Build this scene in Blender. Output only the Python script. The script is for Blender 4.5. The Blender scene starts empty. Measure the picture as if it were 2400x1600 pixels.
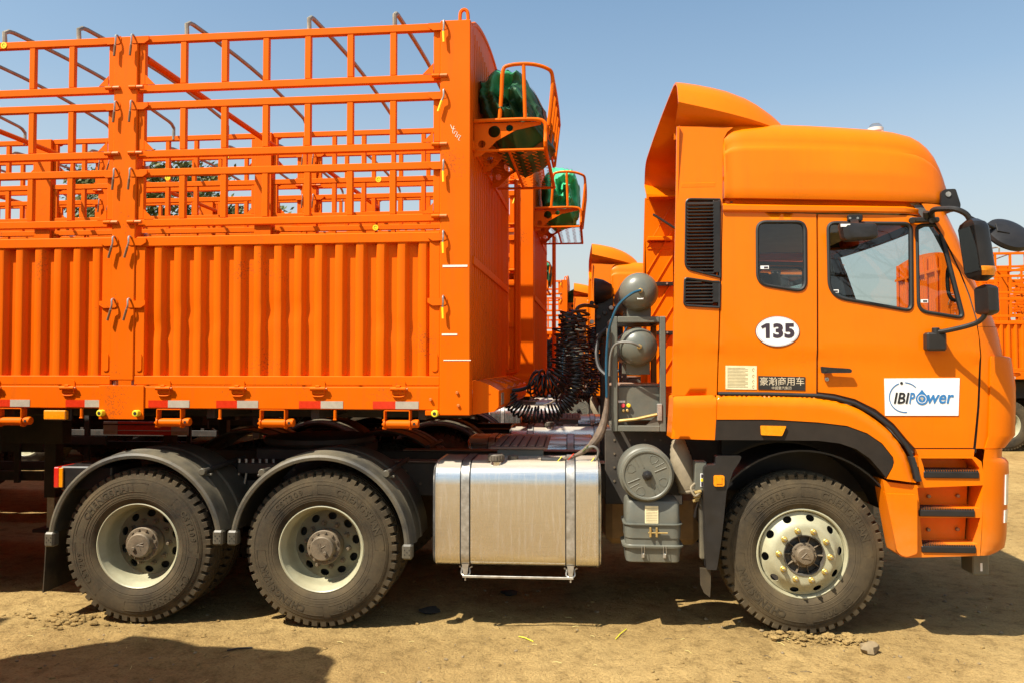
import bpy, bmesh, math, random
from mathutils import Vector, Matrix, Euler, noise, geometry
R = math.radians
random.seed(7)
scene = bpy.context.scene
COL = scene.collection

# ------------------------------------------------------------------ camera, sky, sun, exposure
F = 1850.0                                   # focal length in pixels of the 2400 px wide photograph
CAM = Vector((0.0, -5.4, 1.85))
YAW, PIT = math.atan(190 / F), math.atan(53 / F)
cam_d = bpy.data.cameras.new('camera')
cam_d.sensor_width = 36.0
cam_d.lens = 36.0 * F / 2400.0
cam_d.clip_end = 3000.0
cam_d.clip_start = 0.05
cam = bpy.data.objects.new('camera', cam_d)
COL.objects.link(cam)
cam.location = CAM
cam.rotation_euler = (math.pi / 2 + PIT, 0, YAW)
scene.camera = cam

SUN = Vector((0.52, 0.46, -1.0)).normalized()          # direction the sunlight travels
world = bpy.data.worlds.new('World')
scene.world = world
world.use_nodes = True
wn = world.node_tree
sky = wn.nodes.new('ShaderNodeTexSky')
sky.sky_type = 'NISHITA'
sky.sun_disc = False
sky.sun_elevation = math.asin(-SUN.z)
sky.sun_rotation = math.atan2(-SUN.x, -SUN.y)
sky.altitude = 100
sky.air_density = 1.0
sky.dust_density = 2.0
sky.ozone_density = 0.0
wn.nodes['Background'].inputs['Strength'].default_value = 0.105
# dusty haze that pales the sky towards the horizon, the same all the way round
tc = wn.nodes.new('ShaderNodeTexCoord')
sx = wn.nodes.new('ShaderNodeSeparateXYZ')
wn.links.new(tc.outputs['Generated'], sx.inputs[0])
hr = wn.nodes.new('ShaderNodeValToRGB')
els = hr.color_ramp.elements
els[0].position, els[0].color = 0.0, (0.85, 0.85, 0.85, 1)
els[1].position, els[1].color = 0.60, (0.0, 0.0, 0.0, 1)
for p_, v_ in ((0.10, 0.72), (0.20, 0.44), (0.32, 0.14), (0.45, 0.02)):
    el = els.new(p_); el.color = (v_, v_, v_, 1)
wn.links.new(sx.outputs['Z'], hr.inputs[0])
hm = wn.nodes.new('ShaderNodeMix'); hm.data_type = 'RGBA'
wn.links.new(hr.outputs[0], hm.inputs[0])
ht = wn.nodes.new('ShaderNodeMix'); ht.data_type = 'RGBA'; ht.blend_type = 'MULTIPLY'
ht.inputs[0].default_value = 1.0
ht.inputs[7].default_value = (0.86, 1.0, 0.98, 1)
wn.links.new(sky.outputs[0], ht.inputs[6])
wn.links.new(ht.outputs[2], hm.inputs[6])
hm.inputs[7].default_value = (3.75, 3.60, 3.30, 1)
wn.links.new(hm.outputs[2], wn.nodes['Background'].inputs[0])
sl = bpy.data.lights.new('sun', 'SUN')
sl.energy = 5.0
sl.angle = R(0.55)
sl.color = (1.0, 0.93, 0.80)
so = bpy.data.objects.new('sun', sl)
COL.objects.link(so)
so.rotation_euler = SUN.to_track_quat('-Z', 'Y').to_euler()
so.location = (-20, -20, 40)
vs = scene.view_settings
vs.view_transform = 'Standard'
vs.look = 'None'
vs.gamma = 1.0
vs.exposure = 0.85
vs.use_curve_mapping = False
scene.cycles.max_bounces = 8
scene.cycles.transparent_max_bounces = 16
scene.cycles.caustics_reflective = False
scene.cycles.caustics_refractive = False
scene.cycles.sample_clamp_indirect = 6.0

_f = Vector((-math.sin(YAW) * math.cos(PIT), math.cos(YAW) * math.cos(PIT), math.sin(PIT)))
_r = Vector((math.cos(YAW), math.sin(YAW), 0))
_u = _r.cross(_f)

def P(u, v, y=0.0):
    """measured point of the photograph -> point of the vertical plane at distance y behind the truck's side"""
    d = _f + _r * ((u - 1200) / F) - _u * ((v - 800) / F)
    return CAM + d * ((y - CAM.y) / d.y)

def XZ(u, v, y=0.0):
    p = P(u, v, y)
    return (p.x, p.z)

def PZ(pts, y=0.0):
    return [XZ(u, v, y) for u, v in pts]

# ------------------------------------------------------------------ materials
MATS = {}

def new_mat(name):
    m = bpy.data.materials.new(name)
    m.use_nodes = True
    MATS[name] = m
    nt = m.node_tree
    return m, nt, nt.nodes['Principled BSDF']

def N(nt, kind, **kw):
    n = nt.nodes.new(kind)
    for k, v in kw.items():
        if k in ('blend_type', 'operation', 'data_type', 'feature', 'noise_dimensions', 'interpolation', 'bands_direction', 'wave_type'):
            setattr(n, k, v)
        else:
            n.inputs[k].default_value = v
    return n

def ramp(nt, src, stops):
    n = nt.nodes.new('ShaderNodeValToRGB')
    e = n.color_ramp.elements
    while len(e) < len(stops):
        e.new(0.5)
    for i, (p, c) in enumerate(stops):
        e[i].position = p
        e[i].color = c if len(c) == 4 else (*c, 1)
    nt.links.new(src, n.inputs[0])
    return n

def mixc(nt, fac, a, b, blend='MIX'):
    n = nt.nodes.new('ShaderNodeMix')
    n.data_type = 'RGBA'
    n.blend_type = blend
    for s, v in ((0, fac), (6, a), (7, b)):
        if hasattr(v, 'is_linked') or isinstance(v, bpy.types.NodeSocket):
            nt.links.new(v, n.inputs[s])
        elif s == 0:
            n.inputs[0].default_value = v
        else:
            n.inputs[s].default_value = (*v, 1) if len(v) == 3 else v
    return n.outputs[2]

def coords(nt, scale=(1, 1, 1)):
    tc = nt.nodes.new('ShaderNodeTexCoord')
    mp = nt.nodes.new('ShaderNodeMapping')
    mp.inputs['Scale'].default_value = scale
    nt.links.new(tc.outputs['Object'], mp.inputs[0])
    return mp.outputs[0]

def simple(name, col, rough=0.5, metal=0.0, var=0.12, scale=9.0, dust=0.0, dustcol=(0.30, 0.22, 0.12), coat=0.0,
           bump=0.0, bscale=60.0, spec=0.5, stretch=(1, 1, 1), emit=None):
    m, nt, b = new_mat(name)
    co = coords(nt, stretch)
    nz = N(nt, 'ShaderNodeTexNoise', Scale=scale, Detail=5.0, Roughness=0.6)
    nt.links.new(co, nz.inputs['Vector'])
    lo = tuple(c * (1 - var) for c in col)
    hi = tuple(min(1, c * (1 + var)) for c in col)
    r = ramp(nt, nz.outputs[0], [(0.3, lo), (0.7, hi)])
    out = r.outputs[0]
    if dust > 0:
        n2 = N(nt, 'ShaderNodeTexNoise', Scale=scale * 0.45, Detail=7.0, Roughness=0.7)
        nt.links.new(co, n2.inputs['Vector'])
        r2 = ramp(nt, n2.outputs[0], [(0.35, (0, 0, 0)), (0.75, (dust, dust, dust))])
        out = mixc(nt, r2.outputs[0], out, dustcol)
    nt.links.new(out, b.inputs['Base Color'])
    rr = ramp(nt, nz.outputs[0], [(0.25, (rough * 0.85,) * 3), (0.75, (min(1, rough * 1.2),) * 3)])
    nt.links.new(rr.outputs[0], b.inputs['Roughness'])
    b.inputs['Metallic'].default_value = metal
    b.inputs['Specular IOR Level'].default_value = spec
    if coat:
        b.inputs['Coat Weight'].default_value = coat
        b.inputs['Coat Roughness'].default_value = 0.06
    if bump:
        nb = N(nt, 'ShaderNodeTexNoise', Scale=bscale, Detail=4.0)
        nt.links.new(co, nb.inputs['Vector'])
        bm_ = N(nt, 'ShaderNodeBump', Strength=bump, Distance=0.01)
        nt.links.new(nb.outputs[0], bm_.inputs['Height'])
        nt.links.new(bm_.outputs[0], b.inputs['Normal'])
    if emit:
        b.inputs['Emission Color'].default_value = (*emit, 1)
        b.inputs['Emission Strength'].default_value = 1
    return m

def paint(name, col, rough, coat, spec, chip, streak, dustcol, dust, low):
    m = simple(name, col, rough, var=0.05, scale=2.4, dust=dust, dustcol=dustcol, coat=coat, spec=spec, bump=0.03, bscale=6.0)
    nt = m.node_tree
    b = nt.nodes['Principled BSDF']
    src = b.inputs['Base Color'].links[0].from_socket
    co = coords(nt, (5.0, 5.0, 0.35))
    n1 = N(nt, 'ShaderNodeTexNoise', Scale=3.2, Detail=7.0, Roughness=0.7)
    nt.links.new(co, n1.inputs['Vector'])
    r1 = ramp(nt, n1.outputs[0], [(0.50, (0, 0, 0)), (0.78, (streak,) * 3)])
    c1 = mixc(nt, r1.outputs[0], src, (0.42, 0.085, 0.012))
    co2 = coords(nt)
    n2 = N(nt, 'ShaderNodeTexNoise', Scale=70.0, Detail=3.0, Roughness=0.6)
    n3 = N(nt, 'ShaderNodeTexNoise', Scale=2.6, Detail=2.0)
    nt.links.new(co2, n2.inputs['Vector']); nt.links.new(co2, n3.inputs['Vector'])
    mu = nt.nodes.new('ShaderNodeMath'); mu.operation = 'MULTIPLY'
    nt.links.new(n2.outputs[0], mu.inputs[0]); nt.links.new(n3.outputs[0], mu.inputs[1])
    r2 = ramp(nt, mu.outputs[0], [(0.395, (0, 0, 0)), (0.43, (chip,) * 3)])
    c2 = mixc(nt, r2.outputs[0], c1, (0.16, 0.05, 0.018))
    if low:
        # road dust that has settled on the lower panels and steps
        sp = nt.nodes.new('ShaderNodeSeparateXYZ')
        nt.links.new(co2, sp.inputs[0])
        r3 = ramp(nt, sp.outputs['Z'], [(0.0, (1, 1, 1)), (1.0, (0, 0, 0))])
        n4 = N(nt, 'ShaderNodeTexNoise', Scale=6.0, Detail=8.0, Roughness=0.75)
        nt.links.new(co2, n4.inputs['Vector'])
        r4 = ramp(nt, n4.outputs[0], [(0.32, (0, 0, 0)), (0.75, (low * 3.0,) * 3)])
        m4 = nt.nodes.new('ShaderNodeMath'); m4.operation = 'MULTIPLY'
        nt.links.new(r3.outputs[0], m4.inputs[0]); nt.links.new(r4.outputs[0], m4.inputs[1])
        c2 = mixc(nt, m4.outputs[0], c2, (0.50, 0.27, 0.09))
    nt.links.new(c2, b.inputs['Base Color'])
paint('paint_cab', (0.73, 0.156, 0.0), 0.33, 0.20, 0.14, 0.10, 0.16, (0.60, 0.19, 0.01), 0.16, 0.34)
paint('paint_trailer', (0.74, 0.120, 0.0), 0.48, 0.0, 0.08, 0.45, 0.40, (0.58, 0.14, 0.008), 0.24, 0.0)
simple('bolt_orange', (0.55, 0.14, 0.02), 0.5, var=0.25, scale=30)
simple('steel', (0.50, 0.49, 0.45), 0.42, metal=0.8, var=0.25, scale=25, dust=0.35, dustcol=(0.30, 0.2, 0.12))
simple('yellow_grip', (0.85, 0.62, 0.01), 0.5, var=0.1)
simple('brown_grip', (0.16, 0.08, 0.03), 0.6, var=0.2)
simple('bow_pipe', (0.30, 0.28, 0.22), 0.5, metal=0.35, var=0.3, scale=12, dust=0.4, dustcol=(0.28, 0.14, 0.07))
simple('rubber', (0.030, 0.024, 0.017), 0.85, var=0.4, scale=4, dust=0.9, dustcol=(0.135, 0.098, 0.050), bump=0.12, bscale=45, spec=0.25)
simple('rubber_letter', (0.060, 0.046, 0.027), 0.8, var=0.2, spec=0.25)
simple('rim_paint', (0.40, 0.39, 0.265), 0.42, var=0.15, scale=8, dust=0.55, dustcol=(0.26, 0.20, 0.10), coat=0.15)
simple('rim_dirt_shade', (0.20, 0.19, 0.125), 0.6, var=0.25, scale=9, dust=0.8, dustcol=(0.15, 0.11, 0.06))  # drive discs: brake dust, plus the shade inside the dish put into the colour
simple('hub_metal', (0.13, 0.10, 0.066), 0.6, metal=0.15, var=0.3, scale=14, dust=0.5, dustcol=(0.26, 0.19, 0.11), bump=0.15)
simple('hub_dark', (0.06, 0.055, 0.045), 0.6, var=0.3, scale=14, dust=0.4, dustcol=(0.16, 0.12, 0.08))
simple('nut_gold', (0.62, 0.46, 0.13), 0.4, metal=0.7, var=0.2, scale=30)
simple('fender_plastic', (0.050, 0.047, 0.040), 0.45, var=0.3, scale=6, dust=0.8, dustcol=(0.20, 0.165, 0.10), bump=0.04)
simple('black_plastic', (0.013, 0.012, 0.012), 0.42, var=0.25, scale=10, dust=0.3, dustcol=(0.05, 0.04, 0.03), spec=0.4)
simple('cap_plastic', (0.10, 0.085, 0.066), 0.55, var=0.2, scale=14, dust=0.5, dustcol=(0.16, 0.12, 0.08))
simple('arch_plastic', (0.018, 0.014, 0.011), 0.62, var=0.15, scale=7, dust=0.5, dustcol=(0.045, 0.032, 0.022), spec=0.25)
simple('rubber_seal', (0.012, 0.012, 0.012), 0.6, var=0.2)
simple('chassis', (0.030, 0.027, 0.024), 0.65, var=0.35, scale=8, dust=0.6, dustcol=(0.10, 0.075, 0.05))
simple('grey_metal', (0.100, 0.106, 0.090), 0.42, var=0.15, scale=7, dust=0.5, dustcol=(0.22, 0.185, 0.12), bump=0.03)
simple('air_tank', (0.105, 0.110, 0.090), 0.32, var=0.08, scale=6, dust=0.35, dustcol=(0.28, 0.25, 0.18), coat=0.15)
simple('tread_plate', (0.27, 0.165, 0.115), 0.65, var=0.2, scale=12, dust=0.5, dustcol=(0.24, 0.16, 0.10), bump=0.1)
simple('brown_dust', (0.30, 0.20, 0.105), 0.8, var=0.25, scale=10, bump=0.2)
simple('intake_hose', (0.26, 0.21, 0.135), 0.75, var=0.2, scale=10, bump=0.1)
simple('hose', (0.013, 0.012, 0.012), 0.38, var=0.3, scale=12, dust=0.3, dustcol=(0.07, 0.05, 0.035))
simple('loom', (0.13, 0.09, 0.06), 0.7, var=0.4, scale=20, bump=0.3, bscale=120)
simple('cable_grey', (0.16, 0.15, 0.13), 0.5, var=0.2)
simple('cable_blue', (0.012, 0.075, 0.13), 0.35, var=0.2)
simple('brass', (0.55, 0.38, 0.14), 0.4, metal=0.7, var=0.2)
simple('white', (0.80, 0.80, 0.78), 0.45, var=0.03)
simple('ink_dark', (0.035, 0.022, 0.035), 0.5, var=0.1)
simple('ink_black', (0.012, 0.012, 0.014), 0.5, var=0.1)
simple('ink_blue', (0.025, 0.17, 0.42), 0.45, var=0.05)
simple('ink_red', (0.45, 0.05, 0.06), 0.5, var=0.05)
simple('plate_black', (0.020, 0.017, 0.014), 0.5, var=0.2)
simple('plate_gold', (0.55, 0.46, 0.32), 0.5, var=0.1)
simple('paper', (0.76, 0.66, 0.40), 0.7, var=0.12, scale=22)
simple('paper_ink', (0.40, 0.33, 0.18), 0.7, var=0.1)
simple('chalk', (0.85, 0.78, 0.66), 0.8, var=0.1)
simple('tape_red', (0.60, 0.028, 0.004), 0.35, var=0.1, scale=40)
simple('tape_white', (0.42, 0.37, 0.29), 0.35, var=0.12, scale=18)
simple('yellow_bolt', (0.78, 0.66, 0.03), 0.4, var=0.1)
simple('sticker_yellow', (0.85, 0.66, 0.0), 0.5, var=0.05)
simple('amber', (0.85, 0.27, 0.0), 0.25, var=0.12, scale=40, coat=0.6)
simple('lamp_red', (0.65, 0.02, 0.01), 0.25, var=0.1, coat=0.6)
simple('lens_clear', (0.62, 0.62, 0.58), 0.12, var=0.1, coat=0.6)
simple('seat_fabric', (0.15, 0.155, 0.16), 0.85, var=0.2, scale=14)
simple('cab_trim', (0.10, 0.10, 0.095), 0.75, var=0.15)
simple('headliner', (0.50, 0.42, 0.30), 0.85, var=0.1)
simple('screw', (0.30, 0.23, 0.14), 0.45, metal=0.6, var=0.2)
simple('button_red', (0.75, 0.06, 0.08), 0.4, var=0.05)
simple('button_yellow', (0.85, 0.6, 0.02), 0.4, var=0.05)
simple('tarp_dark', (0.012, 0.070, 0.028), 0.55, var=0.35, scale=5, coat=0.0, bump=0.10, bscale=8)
simple('tarp_lit_top', (0.016, 0.20, 0.075), 0.55, var=0.3, scale=6, bump=0.10, bscale=8)  # lighter copy of the dark green, painting sunlight onto the bundle's top
simple('tarp_light', (0.03, 0.50, 0.21), 0.6, var=0.2, scale=5, dust=0.3, dustcol=(0.12, 0.30, 0.10), bump=0.12, bscale=9)
simple('strap_brown', (0.20, 0.085, 0.03), 0.7, var=0.2)
simple('bark', (0.16, 0.125, 0.085), 0.9, var=0.4, scale=18, bump=0.6, bscale=30, stretch=(1, 1, 0.35))
simple('branch', (0.045, 0.035, 0.027), 0.9, var=0.3, scale=18)
simple('leaf_a', (0.075, 0.095, 0.020), 0.7, var=0.45, scale=1.6)
simple('leaf_b', (0.120, 0.115, 0.030), 0.7, var=0.4, scale=1.6)
simple('stone', (0.22, 0.16, 0.085), 0.85, var=0.25, scale=12, bump=0.3)
simple('straw', (0.55, 0.46, 0.16), 0.7, var=0.2)
simple('tie_yellow', (0.70, 0.66, 0.03), 0.5, var=0.1)
simple('soot', (0.02, 0.017, 0.013), 0.9, var=0.3, scale=20)
simple('mirror_face', (0.8, 0.82, 0.85), 0.03, metal=1.0, var=0.01)

# brushed aluminium tank, with dust on its upper and lower parts
m, nt, b = new_mat('aluminium')
co = coords(nt, (0.6, 6, 40))
nz = N(nt, 'ShaderNodeTexNoise', Scale=9.0, Detail=6.0, Roughness=0.65)
nt.links.new(co, nz.inputs['Vector'])
r1 = ramp(nt, nz.outputs[0], [(0.3, (0.62, 0.60, 0.56)), (0.7, (0.76, 0.74, 0.70))])
co2 = coords(nt, (14, 3, 1.2))
n2 = N(nt, 'ShaderNodeTexNoise', Scale=3.0, Detail=8.0, Roughness=0.7)
nt.links.new(co2, n2.inputs['Vector'])
r2 = ramp(nt, n2.outputs[0], [(0.50, (0.0,) * 3), (0.85, (0.30,) * 3)])
gn = nt.nodes.new('ShaderNodeNewGeometry')
sp = nt.nodes.new('ShaderNodeSeparateXYZ')
nt.links.new(gn.outputs['Normal'], sp.inputs[0])
rz_ = ramp(nt, sp.outputs['Z'], [(0.45, (0, 0, 0)), (0.95, (0.6, 0.6, 0.6))])
sm = nt.nodes.new('ShaderNodeMath'); sm.operation = 'MAXIMUM'
nt.links.new(r2.outputs[0], sm.inputs[0]); nt.links.new(rz_.outputs[0], sm.inputs[1])
nt.links.new(mixc(nt, sm.outputs[0], r1.outputs[0], (0.50, 0.38, 0.22)), b.inputs['Base Color'])
inv = ramp(nt, sm.outputs[0], [(0.0, (0.95,) * 3), (0.6, (0.25,) * 3)])
nt.links.new(inv.outputs[0], b.inputs['Metallic'])
r3 = ramp(nt, nz.outputs[0], [(0.2, (0.19,) * 3), (0.8, (0.29,) * 3)])
nt.links.new(r3.outputs[0], b.inputs['Roughness'])

# window glass: clear tinted pane with a mirror-like surface
def glass(name, tint, ior, rough=0.0):
    m = bpy.data.materials.new(name)
    m.use_nodes = True
    MATS[name] = m
    nt = m.node_tree
    nt.nodes.remove(nt.nodes['Principled BSDF'])
    out = nt.nodes['Material Output']
    tr = nt.nodes.new('ShaderNodeBsdfTransparent')
    tr.inputs[0].default_value = (*tint, 1)
    gl = nt.nodes.new('ShaderNodeBsdfGlossy')
    gl.inputs['Roughness'].default_value = rough
    gl.inputs[0].default_value = (1, 1, 1, 1)
    fr = nt.nodes.new('ShaderNodeFresnel')
    ge = nt.nodes.new('ShaderNodeNewGeometry')
    mi = nt.nodes.new('ShaderNodeMix')
    mi.inputs[2].default_value = ior
    mi.inputs[3].default_value = 1.0 / ior
    nt.links.new(ge.outputs['Backfacing'], mi.inputs[0])
    nt.links.new(mi.outputs[0], fr.inputs[0])
    mx = nt.nodes.new('ShaderNodeMixShader')
    nt.links.new(fr.outputs[0], mx.inputs[0])
    nt.links.new(tr.outputs[0], mx.inputs[1])
    nt.links.new(gl.outputs[0], mx.inputs[2])
    nt.links.new(mx.outputs[0], out.inputs[0])
glass('glass', (0.70, 0.77, 0.76), 1.65)
glass('glass_front', (0.93, 0.97, 0.96), 1.45)
glass('beacon_glass', (0.85, 0.85, 0.82), 1.5, 0.05)

# dry earth
m, nt, b = new_mat('dirt')
co = coords(nt)
n1 = N(nt, 'ShaderNodeTexNoise', Scale=0.55, Detail=8.0, Roughness=0.62)
n2 = N(nt, 'ShaderNodeTexNoise', Scale=7.0, Detail=8.0, Roughness=0.7)
n3 = N(nt, 'ShaderNodeTexNoise', Scale=60.0, Detail=5.0, Roughness=0.75)
for n_ in (n1, n2, n3):
    nt.links.new(co, n_.inputs['Vector'])
c1 = ramp(nt, n1.outputs[0], [(0.3, (0.265, 0.172, 0.064)), (0.52, (0.365, 0.245, 0.095)), (0.72, (0.450, 0.312, 0.128))])
c2 = ramp(nt, n2.outputs[0], [(0.34, (0.45, 0.42, 0.38)), (0.48, (0.90, 0.89, 0.88)), (0.62, (1.08, 1.08, 1.08))])
c3 = ramp(nt, n3.outputs[0], [(0.32, (0.50, 0.47, 0.43)), (0.48, (0.97, 0.97, 0.97)), (0.72, (1.25, 1.24, 1.2))])
k = mixc(nt, 0.70, c1.outputs[0], c2.outputs[0], 'MULTIPLY')
k = mixc(nt, 0.85, k, c3.outputs[0], 'MULTIPLY')
vo = N(nt, 'ShaderNodeTexVoronoi', Scale=26.0)
nt.links.new(co, vo.inputs['Vector'])
c4 = ramp(nt, vo.outputs['Distance'], [(0.03, (0.45, 0.42, 0.36)), (0.09, (1, 1, 1))])
k = mixc(nt, 0.7, k, c4.outputs[0], 'MULTIPLY')
nt.links.new(k, b.inputs['Base Color'])
b.inputs['Roughness'].default_value = 0.95
b.inputs['Specular IOR Level'].default_value = 0.15
ad = nt.nodes.new('ShaderNodeMath'); ad.operation = 'MULTIPLY_ADD'
nt.links.new(n3.outputs[0], ad.inputs[0]); ad.inputs[1].default_value = 0.35
nt.links.new(n2.outputs[0], ad.inputs[2])
bp = N(nt, 'ShaderNodeBump', Strength=0.9, Distance=0.045)
nt.links.new(ad.outputs[0], bp.inputs['Height'])
nt.links.new(bp.outputs[0], b.inputs['Normal'])

# ------------------------------------------------------------------ mesh collector
def rpoly(pts, r, n=5):
    """round the corners of a 2D polygon"""
    out = []
    L = len(pts)
    for i in range(L):
        p = Vector(pts[i]); a = Vector(pts[i - 1]); c = Vector(pts[(i + 1) % L])
        rr = r[i] if isinstance(r, (list, tuple)) else r
        d1 = (a - p); d2 = (c - p)
        l1, l2 = d1.length, d2.length
        k = min(rr, l1 * 0.48, l2 * 0.48)
        if k < 1e-4:
            out.append((p.x, p.y)); continue
        s = p + d1 / l1 * k; e = p + d2 / l2 * k
        for j in range(n + 1):
            t = j / n
            q = s * (1 - t) ** 2 + p * 2 * t * (1 - t) + e * t * t
            out.append((q.x, q.y))
    return out

def inside(pt, poly):
    x, y = pt
    c = False
    j = len(poly) - 1
    for i in range(len(poly)):
        xi, yi = poly[i]; xj, yj = poly[j]
        if (yi > y) != (yj > y) and x < (xj - xi) * (y - yi) / (yj - yi) + xi:
            c = not c
        j = i
    return c

def inset_poly(poly, d):
    """offset a closed 2D polygon inwards by d (outwards when negative)"""
    area = sum(poly[i - 1][0] * poly[i][1] - poly[i][0] * poly[i - 1][1] for i in range(len(poly)))
    s = 1 if area > 0 else -1
    out = []
    L = len(poly)
    for i in range(L):
        p = Vector(poly[i]); a = Vector(poly[i - 1]); c = Vector(poly[(i + 1) % L])
        e1 = (p - a); e2 = (c - p)
        if e1.length < 1e-6: e1 = e2
        if e2.length < 1e-6: e2 = e1
        e1 = e1.normalized(); e2 = e2.normalized()
        n1 = Vector((-e1.y, e1.x)) * s; n2 = Vector((-e2.y, e2.x)) * s
        nn = (n1 + n2)
        if nn.length < 1e-6: nn = n1
        nn.normalize()
        k = d / max(0.4, nn.dot(n1))
        q = p + nn * k
        out.append((q.x, q.y))
    return out

class MB:
    def __init__(self):
        self.v = []; self.f = []; self.m = []; self.sharp = 33
    def add(self, verts, faces, mat):
        o = len(self.v)
        self.v.extend(tuple(p) for p in verts)
        for f in faces:
            self.f.append(tuple(i + o for i in f)); self.m.append(mat)
        return self
    def join(self, other, M=None):
        vs_ = other.v if M is None else [tuple(M @ Vector(p)) for p in other.v]
        o = len(self.v)
        self.v.extend(vs_)
        self.f.extend(tuple(i + o for i in f) for f in other.f)
        self.m.extend(other.m)
        return self
    def xf(self, M):
        self.v = [tuple(M @ Vector(p)) for p in self.v]
        return self
    def mirror(self, yc=1.25):
        n = MB(); n.sharp = self.sharp
        n.v = [(x, 2 * yc - y, z) for x, y, z in self.v]
        n.f = [tuple(reversed(f)) for f in self.f]
        n.m = list(self.m)
        return n
    # --- solids
    def box(self, x0, x1, y0, y1, z0, z1, mat, c=0.004):
        if x0 > x1: x0, x1 = x1, x0
        if y0 > y1: y0, y1 = y1, y0
        if z0 > z1: z0, z1 = z1, z0
        M = Matrix.Translation(((x0 + x1) / 2, (y0 + y1) / 2, (z0 + z1) / 2))
        return self.obox(M, (x1 - x0) / 2, (y1 - y0) / 2, (z1 - z0) / 2, mat, c)
    def obox(self, M, hx, hy, hz, mat, c=0.004):
        c = min(c, hx * 0.45, hy * 0.45, hz * 0.45)
        if c <= 0.0005:
            vs_ = [(sx * hx, sy * hy, sz * hz) for sx in (-1, 1) for sy in (-1, 1) for sz in (-1, 1)]
            fs = [(0, 1, 3, 2), (4, 6, 7, 5), (0, 4, 5, 1), (2, 3, 7, 6), (0, 2, 6, 4), (1, 5, 7, 3)]
            return self.add([M @ Vector(p) for p in vs_], fs, mat)
        vs_ = []; idx = {}
        for sx in (-1, 1):
            for sy in (-1, 1):
                for sz in (-1, 1):
                    for ax in range(3):
                        p = [sx * (hx - c), sy * (hy - c), sz * (hz - c)]
                        p[ax] = (sx * hx, sy * hy, sz * hz)[ax]
                        idx[(sx, sy, sz, ax)] = len(vs_)
                        vs_.append(M @ Vector(p))
        fs = []
        S = (-1, 1)
        cyc = [(-1, -1), (1, -1), (1, 1), (-1, 1)]
        for s in S:
            fs.append([idx[(s, a, b_, 0)] for a, b_ in cyc])
            fs.append([idx[(a, s, b_, 1)] for a, b_ in cyc])
            fs.append([idx[(a, b_, s, 2)] for a, b_ in cyc])
        for a in S:
            for b_ in S:
                fs.append([idx[(a, b_, -1, 0)], idx[(a, b_, 1, 0)], idx[(a, b_, 1, 1)], idx[(a, b_, -1, 1)]])
                fs.append([idx[(a, -1, b_, 0)], idx[(a, 1, b_, 0)], idx[(a, 1, b_, 2)], idx[(a, -1, b_, 2)]])
                fs.append([idx[(-1, a, b_, 1)], idx[(1, a, b_, 1)], idx[(1, a, b_, 2)], idx[(-1, a, b_, 2)]])
                for d in S:
                    fs.append([idx[(a, b_, d, 0)], idx[(a, b_, d, 1)], idx[(a, b_, d, 2)]])
        return self.add(vs_, fs, mat)
    def bar(self, p, q, w, h, mat, up=(0, 0, 1), c=0.003):
        p = Vector(p); q = Vector(q)
        d = q - p
        L = d.length
        X = d / L
        U = Vector(up)
        if abs(X.dot(U)) > 0.98: U = Vector((0, 1, 0))
        Y = U.cross(X).normalized(); Z = X.cross(Y)
        M = Matrix((X, Y, Z)).transposed().to_4x4()
        M.translation = (p + q) / 2
        return self.obox(M, L / 2, w / 2, h / 2, mat, c)
    def tube(self, path, r, mat, n=8, closed=False, cap=True):
        pts = [Vector(p) for p in path]
        L = len(pts)
        tang = []
        for i in range(L):
            a = pts[(i - 1) % L] if (closed or i > 0) else pts[0]
            c = pts[(i + 1) % L] if (closed or i < L - 1) else pts[-1]
            t = (c - a)
            tang.append(t.normalized() if t.length > 1e-9 else Vector((0, 0, 1)))
        up = Vector((0, 0, 1)) if abs(tang[0].z) < 0.9 else Vector((0, 1, 0))
        nrm = (up - tang[0] * up.dot(tang[0])).normalized()
        vs_ = []; fs = []
        for i in range(L):
            t = tang[i]
            nrm = (nrm - t * nrm.dot(t))
            nrm = nrm.normalized() if nrm.length > 1e-6 else t.orthogonal().normalized()
            bn = t.cross(nrm)
            rr = r[i] if isinstance(r, (list, tuple)) else r
            for j in range(n):
                a = 2 * math.pi * j / n
                vs_.append(pts[i] + nrm * (rr * math.cos(a)) + bn * (rr * math.sin(a)))
        for i in range(L if closed else L - 1):
            k = (i + 1) % L
            for j in range(n):
                fs.append((i * n + j, i * n + (j + 1) % n, k * n + (j + 1) % n, k * n + j))
        if cap and not closed:
            fs.append(tuple(reversed(range(n)))); fs.append(tuple(range((L - 1) * n, L * n)))
        return self.add(vs_, fs, mat)
    def cyl(self, p, q, r, mat, n=20, c=0.0, r2=None):
        p = Vector(p); q = Vector(q)
        d = (q - p)
        r2 = r if r2 is None else r2
        if c <= 0:
            return self.tube([p, q], [r, r2], mat, n)
        u = d.normalized() * c
        return self.tube([p, p + u, q - u, q], [r - c, r, r2, r2 - c], mat, n)
    def lathe(self, prof, org, mat, n=32, axis='y', mats=None, close=False, squash=None):
        """prof: list of (radius, offset along axis)"""
        org = Vector(org)
        vs_ = []; fs = []; K = len(prof)
        for i in range(n):
            a = 2 * math.pi * i / n
            ca, sa = math.cos(a), math.sin(a)
            for (r, t) in prof:
                if axis == 'y': p = Vector((r * ca, t, r * sa))
                elif axis == 'z': p = Vector((r * ca, r * sa, t))
                else: p = Vector((t, r * ca, r * sa))
                vs_.append(org + p)
        o = len(self.v)
        self.v.extend(tuple(p) for p in vs_)
        for i in range(n):
            k = (i + 1) % n
            for j in range(K - 1):
                self.f.append((o + i * K + j, o + i * K + j + 1, o + k * K + j + 1, o + k * K + j))
                self.m.append(mats[j] if mats else mat)
        return self
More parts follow.
